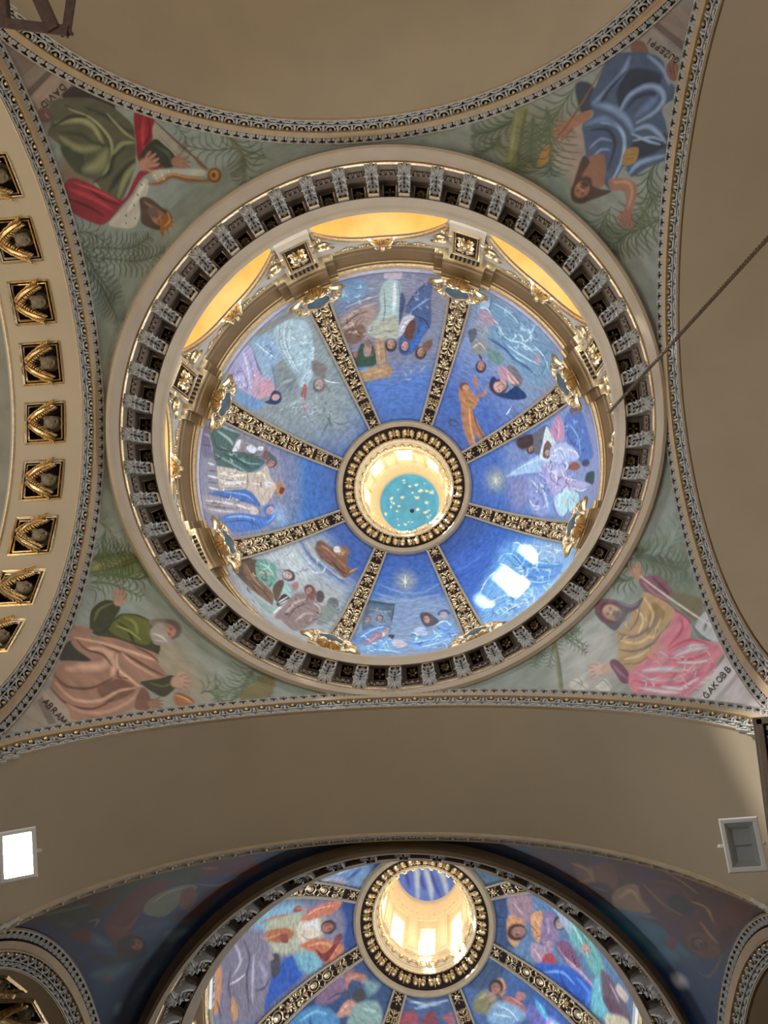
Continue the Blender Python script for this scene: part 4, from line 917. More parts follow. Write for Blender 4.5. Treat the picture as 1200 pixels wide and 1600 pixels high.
PEND['NE'] = """
O 0 0 1
P 776961 50 1040,0 1100,0 1095,80 1000,60
P 6d6a52 60 760,200 880,170 900,260 860,330
P 77776f 90 880,250 960,330 1020,350 1000,420 900,330
Q 837971 2 1000,68 1015,40 1078,95 1064,103
Q 584b46 2 1018,38 1026,33 1078,72 1072,84
O 740 50 .2833
P 8a7b6f 70 440,560 620,480 600,800 560,940 470,800 420,700
P 6e7d78 60 330,740 500,760 560,950 760,1060 700,1190 420,900
F 3c4a35 300,430 200,500 90,550 10,560 80 9 50 12
F 36452f 330,460 320,600 310,720 100 10 60 10
F 44523c 400,400 420,560 420,760 120 10 40 9
F 3c4a35 160,560 100,640 20,680 70 8 50 8
P 6f7048 10 230,430 300,420 270,600 240,790 170,770 200,600
L 4c4c33 20 290,430 260,600 240,780
L 84855a 12 240,450 215,600 195,760
F 46553e 560,300 480,420 380,560 300,640 110 10 50 9
F 3d4b33 240,640 250,760 90 5 60 8
F 49573f 760,960 700,1080 690,1190 110 8 55 8
F 3e4b31 1040,700 980,760 960,860 1010,960 90 8 60 10
F 4b5638 1030,880 950,980 880,1080 800,1160 120 12 50 10
F 39462e 1060,1000 980,1060 840,1120 770,1180 100 9 50 9
L 55603d 16 900,940 960,1020 1000,1100
L 55603d 14 980,880 940,1000 900,1120
P 6b4a3a 10 870,60 930,50 960,90 960,130 880,120
P 2b3444 14 560,290 640,280 680,360 650,440 590,440
P 3d4c66 12 760,130 850,110 980,120 1050,170 1060,260 1110,300 1110,360 1040,420 1060,500 1080,620 1070,700 970,740 870,800 830,740 760,860 740,860 710,820 680,700 630,730 610,600 600,510 660,460 640,380 680,280 720,180
P 1e2739 18 900,200 1030,230 1010,300 860,330 810,420 790,330 840,230
P 1e2739 20 880,610 1050,560 1080,620 900,700
L 6f86a8 30 860,140 820,230 740,320 660,390
L 252f45 26 840,220 740,330 700,400
L 6f86a8 34 670,400 760,420 840,480 880,560
L 7c92b3 26 810,430 860,350 950,300 1020,310 1050,370 1000,440 900,500
L 232c40 22 840,430 900,360 990,340 1000,400
L 5c749a 40 900,460 960,410 1010,360
L 7c92b3 24 890,540 960,520 1020,560 1060,610
L 88a0c0 20 700,500 780,510 830,580 820,700 760,830
L 202a3d 18 650,540 740,540 780,620 740,760
L 6a82a6 14 640,640 700,590 760,600
L 6a82a6 14 650,700 700,650 750,650
L 7890b2 24 860,780 920,720 1060,680
L 6f86a8 20 960,130 1040,200 1080,290
L 8299ba 14 880,600 980,580 1040,600
L 8299ba 14 870,560 960,600 1030,620
L 5c749a 30 620,510 720,480 790,520
P 8a6a3c 6 840,650 910,640 890,720 820,730
L 6b4f2a 5 840,680 895,670
L 6b4f2a 5 835,700 885,695
E 6e4a38 1100,215 38,58 -10 8
L 3b241c 4 1080,180 1090,240
L 3b241c 4 1100,180 1110,250
L 8d6650 6 1110,190 1120,250
P 8a624c 8 500,490 640,430 650,460 590,510 510,540
N 520,520 110 140 8a624c 1
L 6b4c2e 12 720,180 640,320 560,450 480,560 400,640
P 8c6a30 5 370,670 420,620 420,690 380,740 350,740
F 3a4632 430,600 420,700 430,790 50 5 60 6
P 7a5644 8 620,700 720,680 720,840 660,860 600,800
P 3d2a22 12 600,690 640,720 600,800 680,860 760,880 640,930 560,940 540,880
H 595,875 58 120 94694f 3a2820 3a2820 .2
P 8a6450 8 750,810 850,810 900,850 890,940 860,1030 830,1020 840,930 830,880 760,870
L a88068 16 770,830 850,830 875,880 850,980
N 845,1000 100 95 8a5a48 1
"""
PEND['SW'] = """
O 0 0 1
P 8f8073 60 20,1150 120,1040 200,1100
P 8c8370 60 230,960 300,1000 340,1080 280,1100 220,1050
P 7f8a80 70 170,820 260,880 420,1060 380,1090 300,1000 200,930
Q 968a7e 2 66,1085 76,1076 120,1126 92,1130
Q 6e6359 2 58,1095 66,1088 88,1130 76,1132
O 60 860 .25
P 5f6b45 30 330,30 640,20 690,110 560,170 330,160
L 7c7a50 60 330,110 460,80 640,30
L 4b4c30 20 330,140 480,110 650,60
F 39431f 640,40 560,60 420,130 90 9 60 8
F 4d5a31 420,-120 400,-30 460,60 90 8 50 8
F 46542e 320,160 460,150 620,180 720,160 60 10 40 8
F 46542e 320,200 460,210 640,290 60 10 45 8
F 39431f 330,60 420,40 560,0 80 9 60 8
F 46542e 660,60 690,140 60 5 60 7
L 5b613c 8 310,240 360,260 350,340
L 5b613c 8 300,220 400,250 420,320
F 5d5a3a 330,-220 450,-120 500,-20 60 6 40 5
F 4a5640 1010,900 1060,880 1180,950 1280,880 70 8 50 7
F 55603f 1110,750 1110,850 1130,950 50 4 35 6
F 55654b 1500,740 1400,800 1250,860 1120,900 100 12 40 8
F 4f5a3c 1600,650 1480,640 1330,760 1260,900 110 12 40 8
P 6b6544 12 1260,900 1400,800 1480,780 1450,920 1300,950
P 2f2c28 12 200,560 330,660 330,700 220,700 130,680
P 34351e 8 320,440 340,360 420,310 500,330 510,370 480,420 520,395 620,400 700,440 750,490 750,650 600,600 480,560 340,520
P 565c27 14 480,440 540,400 640,420 700,460 700,580 620,580 500,540 430,480
L 7b8040 18 540,420 600,450 620,520
L 292c15 20 500,450 560,500 600,580
L 292c15 14 460,440 420,500 360,520
L 5b6136 16 350,440 380,370 460,330
L 848a49 12 480,470 560,500 640,560
N 500,330 110 -85 9a7a66 1
P 8f6d5c 10 205,480 260,470 340,500 330,530 480,550 620,600 745,650 745,700 800,770 860,790 800,805 720,810 640,820 640,900 600,980 480,1030 380,1060 220,1060 180,980 110,880 70,850 90,790 130,700 200,690 330,690 240,620 200,560
P 6b4a3d 18 380,840 520,800 600,840 580,900 440,950 380,900
L b89480 50 180,740 280,730 400,720 460,640
L c09c86 34 300,620 400,620 470,700 460,780
L 5c3b30 16 240,560 300,620 400,650 460,720
L c09c86 20 230,545 400,580 600,640 740,690
L 5c3b30 18 400,590 560,660 700,740 780,780
L b48f7b 18 520,640 600,710 740,790
L 5c3b30 20 100,780 180,850 330,860 460,800 
L b89480 22 110,830 220,930 380,940 500,880 600,860
L 5c3b30 18 80,860 180,960 340,990 470,930
L a98472 24 180,960 280,1010 420,1010 560,950 640,870
L c7a28b 16 490,650 500,740 570,800 630,850
L 5c3b30 12 500,740 500,790 560,800
L 9c7350 10 520,800 590,830 620,870
L 5c3b30 14 600,600 700,650 750,700
P 35331c 10 640,820 760,800 840,780 870,840 790,915 720,890 660,850
L 55522f 14 700,830 780,850 830,830
P 6d4d3e 10 640,860 690,890 700,980 660,1000 600,980
N 850,820 130 8 a48470 -1
N 700,960 90 -8 8a6450 1
P 8c5f3c 8 850,890 920,900 980,950 920,970 860,965
L c18f5e 12 860,905 920,925 960,955
L 5b3a24 5 970,940 910,910 860,890
P 6f655e 12 690,440 780,425 850,450 880,500 850,520 740,500
H 815,500 62 18 a67664 5e544c 8d857c .45
P 8f8880 14 700,500 760,460 800,520 830,560 780,590 720,580
L b7b0a8 14 720,520 770,540 800,570
L b7b0a8 10 730,560 780,570
L 6a5f58 8 700,450 760,440 820,440
"""
PEND['SE'] = """
O 0 0 1
P a3a6a4 60 880,990 950,930 980,1000 950,1080 880,1080
P bdb8bd 50 1100,1100 1190,1110 1130,1000 1080,1080
P 8b9a94 60 840,1000 930,900 1000,830 960,950
Q c9c8cc 3 1090,1097 1140,1040 1150,1052 1112,1098
Q a4a3a8 2 1112,1098 1150,1052 1154,1057 1122,1099
O 880 850 .25
F 53614f -120,330 -60,430 60,560 150,680 20 4
F 5f6d5a -160,760 -60,560 40,540 110,550 40 8 40 6
F 5a6852 -60,540 40,600 140,680 40 8 35 6
F 5a6852 -80,560 -140,640 -180,760 50 8 40 7
F 5a6852 -60,560 -60,640 -90,760 50 8 40 7
F 5a6852 -60,530 0,520 90,530 40 8 40 6
F 5a6852 -80,540 20,570 150,640 40 8 35 6
L 6f7156 22 -70,560 -40,700 -20,860 -10,930
L 565a46 8 -50,600 -20,760 0,930
P 6f7a6a 30 480,0 760,-60 790,150 840,330 700,330 600,200 480,130
P 4b5246 14 400,20 560,40 700,110 780,110 640,130 520,90
F 5d6c60 400,100 560,60 700,-60 760,-160 90 9 50 12
F 7d8c82 500,60 650,20 720,-130 90 9 40 9
F 4d594a 430,60 600,120 760,160 90 10 50 12
F 4d5a4c 460,170 380,130 310,110 60 6 50 9
F 4d5a4c 450,190 400,230 320,230 60 6 60 9
F 5f6f66 520,180 640,240 800,220 70 8 50 10
P 6a6650 20 640,300 840,330 880,400 820,480 720,400
P aeb4bb 8 820,520 900,420 960,560 980,610 860,580
P 6c7178 5 810,510 870,570 930,610 850,590
L 6c7178 18 880,540 900,480
P 7b5460 8 470,230 520,200 600,200 670,270 680,320 640,330 700,400 800,480 760,500 640,420 520,310
L 5c3b47 20 560,210 640,290 660,320
L 9a7480 14 500,240 560,300 650,350
P a8906c 10 500,300 600,340 700,420 640,520 600,620 540,700 440,780 400,800 340,720 345,600 330,540 400,520 430,420 480,370
P 8a7450 14 560,360 640,440 560,540 520,560 540,430
L 7b6670 22 350,560 440,580 540,520 590,430
L c9b48e 18 350,600 460,620 560,560 610,470
L 7b6670 18 350,660 450,670 560,620 620,540
L c9b48e 16 380,720 470,700 560,640
L 8a7460 14 380,750 480,740 560,680
L c2ac80 16 500,330 560,430 540,520
L d0bc96 12 450,400 500,470 470,560
L 7b6670 10 480,390 460,480 420,540
P 5c5662 10 230,350 330,350 430,380 500,330 470,400 400,440 330,540 260,500 200,430
L 7b7580 14 340,360 420,390 470,370
H 295,425 70 205 b39a88 66434a 6c6468 .2
P 7c5c62 6 195,400 215,360 290,345 330,360 250,370 220,430
N 470,200 100 -110 a9816c -1
L dcd8d2 10 480,200 640,320 860,470 1000,550
L 9a9690 6 430,150 480,200
N 250,780 120 165 c4a898 1
P b39a8a 6 240,760 300,750 310,790 250,820
P 6d4a5c 8 290,740 330,720 400,790 420,860 370,870 320,800
L 8f6a7c 14 310,750 350,800 400,840
P e0788a 12 700,430 760,460 800,520 790,590 860,605 950,620 1000,670 990,720 940,800 850,880 770,960 600,950 450,930 410,860 430,790 560,690 600,600 670,500
P ff8a8c 30 560,660 620,620 640,720 600,730 540,700
L b04a62 16 740,470 740,540 660,640
L b04a62 16 660,660 780,600 900,620
L c9bccb 26 700,700 800,660 900,650
L f6a8b0 16 680,690 780,640 880,630
L b04a62 14 660,720 800,720 900,680
L c9bccb 30 500,790 640,780 740,790
L ff9aa4 18 450,800 560,850 700,840 860,760
L c05a72 14 440,850 560,880 720,880 880,800
L cfc4d0 26 620,890 740,900 840,840
L cfc4d0 20 480,900 600,920 720,930
L d8ccd6 16 720,740 840,740 920,720
L ff9aa4 14 760,950 880,850 980,740
W ffb0b4 c05a72 d8ccd8 f08090 700,790 250,150 46 -15
W c9b48e 7b6670 a8906c 480,560 110,170 22 100
P 9c8c84 6 960,730 1000,680 1010,710 960,770
L 6c5c54 4 970,740 1005,700
P b2b2ac 14 50,850 120,840 160,900 100,920 50,900
L 84847e 6 50,850 100,870 150,910
L 84847e 6 90,830 120,870 100,910
P b6b6b0 14 200,880 260,840 300,900 250,930
L 84847e 6 200,890 250,850 300,910
"""  # whitish wash in the outer corner is diffused sunlight painted into the colour
PEND['NW2'] = """
O 30 1320 .3083
P 1c2c4c 60 -50,-50 1300,-50 1300,900 -50,1000
P 1f3a50 50 400,560 620,420 860,400 700,600 560,760 420,860
P 1a2744 40 520,680 760,560 640,900 420,950
P 24302c 30 60,330 300,240 600,180 640,260 460,330 340,400 200,420
P 3a2420 20 300,260 480,220 520,260 420,330 340,320
P 2c3426 16 600,150 780,110 940,110 900,190 720,210 560,260
P 4c1f22 14 480,340 600,220 760,180 720,250 600,360 560,440 430,420
L 6a3530 16 440,410 540,430 600,360
P 5d6350 8 640,300 720,240 860,200 900,220 820,290 740,360 640,350
L 7b806a 12 680,290 760,240 860,210
P 5e3322 8 830,230 890,220 900,280 850,330 810,300
P 3a1620 14 780,340 850,350 980,210 1130,190 1000,260 900,380 800,395
P 4a1a26 14 930,100 1180,60 1200,150 1010,150 930,160
L 7a3f3e 16 930,120 1000,120
L 6c4a52 10 900,200 1010,205 1100,165
P 552a24 12 430,400 560,440 560,480 500,520 470,470
L 6a5a44 10 350,390 400,380 380,420
P 2a1c18 12 500,490 570,455 640,490 640,560 560,580 500,560
H 598,505 40 20 7a4f38 241813 241813 .2
P 4a2420 14 260,440 360,430 360,500 280,480
P 3f5c6a 20 370,440 460,500 440,520 370,500 .6
P 4c1c20 16 430,640 480,620 470,700 420,690
P 445864 24 380,640 560,600 480,690 380,680 .6
P 455c6a 20 740,440 860,430 760,500 .7
P 4b6674 20 480,820 520,800 510,850 480,860 .6
E 303c3e 240,400 40,20 0 20
P 1c2a2a 14 360,550 480,560 560,590 420,600
L 2f4c66 40 560,800 700,640 800,520 .5
L 2a4a60 30 620,420 760,400 900,380 .6
L 4d5a54 14 100,360 240,330 360,300 .6
L 5b3b30 14 520,130 700,90 880,70 .5
"""
PEND['NE2'] = """
O 820 1320 .3083
P 182d50 60 -60,-60 1300,100 1300,1000 700,1000 300,250 -50,50
P 20506a 50 340,300 660,380 860,560 760,640 480,420
P 16305a 50 700,620 1000,620 960,950 800,900
P 40201e 20 30,20 300,30 520,80 840,150 1200,320 1050,480 1000,560 860,560 700,420 480,330 260,190 60,70
P 361724 20 140,20 250,30 330,90 260,180 200,150 140,80
P 2b2b4a 20 300,30 420,70 380,110 320,80
P 5c3520 12 250,90 330,110 420,90 470,160 460,230 400,210 280,190
L 8a6a48 14 240,95 320,130 350,190
L 7a5c3c 10 330,110 340,170 270,190
P 2c1612 12 330,200 390,190 450,230 440,280 370,270
L 5a3c30 10 340,210 420,240
P 7a5f44 10 460,230 560,200 600,270 640,340 560,340 450,310
L 9a8060 14 480,270 540,230 580,290
L 4d2f22 10 580,190 600,280 680,370
P 3c2038 14 540,100 660,120 700,180 620,210 540,170
P 4a2034 14 640,230 740,210 780,260 760,330 680,270
P 1a1218 14 730,260 800,260 860,330 790,360 730,310
L 6b4430 16 600,200 700,300 800,360 
L 5a3024 16 640,190 760,200 860,300
L 8a6640 8 700,130 800,190 880,250
P 3b1a36 14 640,320 740,380 840,470 760,480 700,420
P 5e2430 8 700,490 760,470 770,500 750,550 730,520
P 54301e 12 820,460 920,450 1000,540 940,570 860,550
H 880,500 34 200 6b4028 2c1610 2c1610 .2
L 8a6a50 12 850,290 920,320 960,400
L 84543c 14 890,390 940,460 980,500
P 4a2018 16 960,340 1100,250 1180,320 1060,420 980,440
L 6b3a20 20 900,200 1060,260 1160,310
L 7a4c28 12 820,170 960,220 1060,260
P 2c1418 16 1000,440 1060,420 1020,540 990,520
L 4a4a50 10 1000,560 960,640 920,670 880,640
E b9bcc4 785,690 26,36 -40 40
E 3a5c7a 690,560 60,40 0 60
P 2a6078 30 500,400 680,440 640,500 520,460 .5
L 2a6a84 24 430,330 560,350 660,370 .6
"""
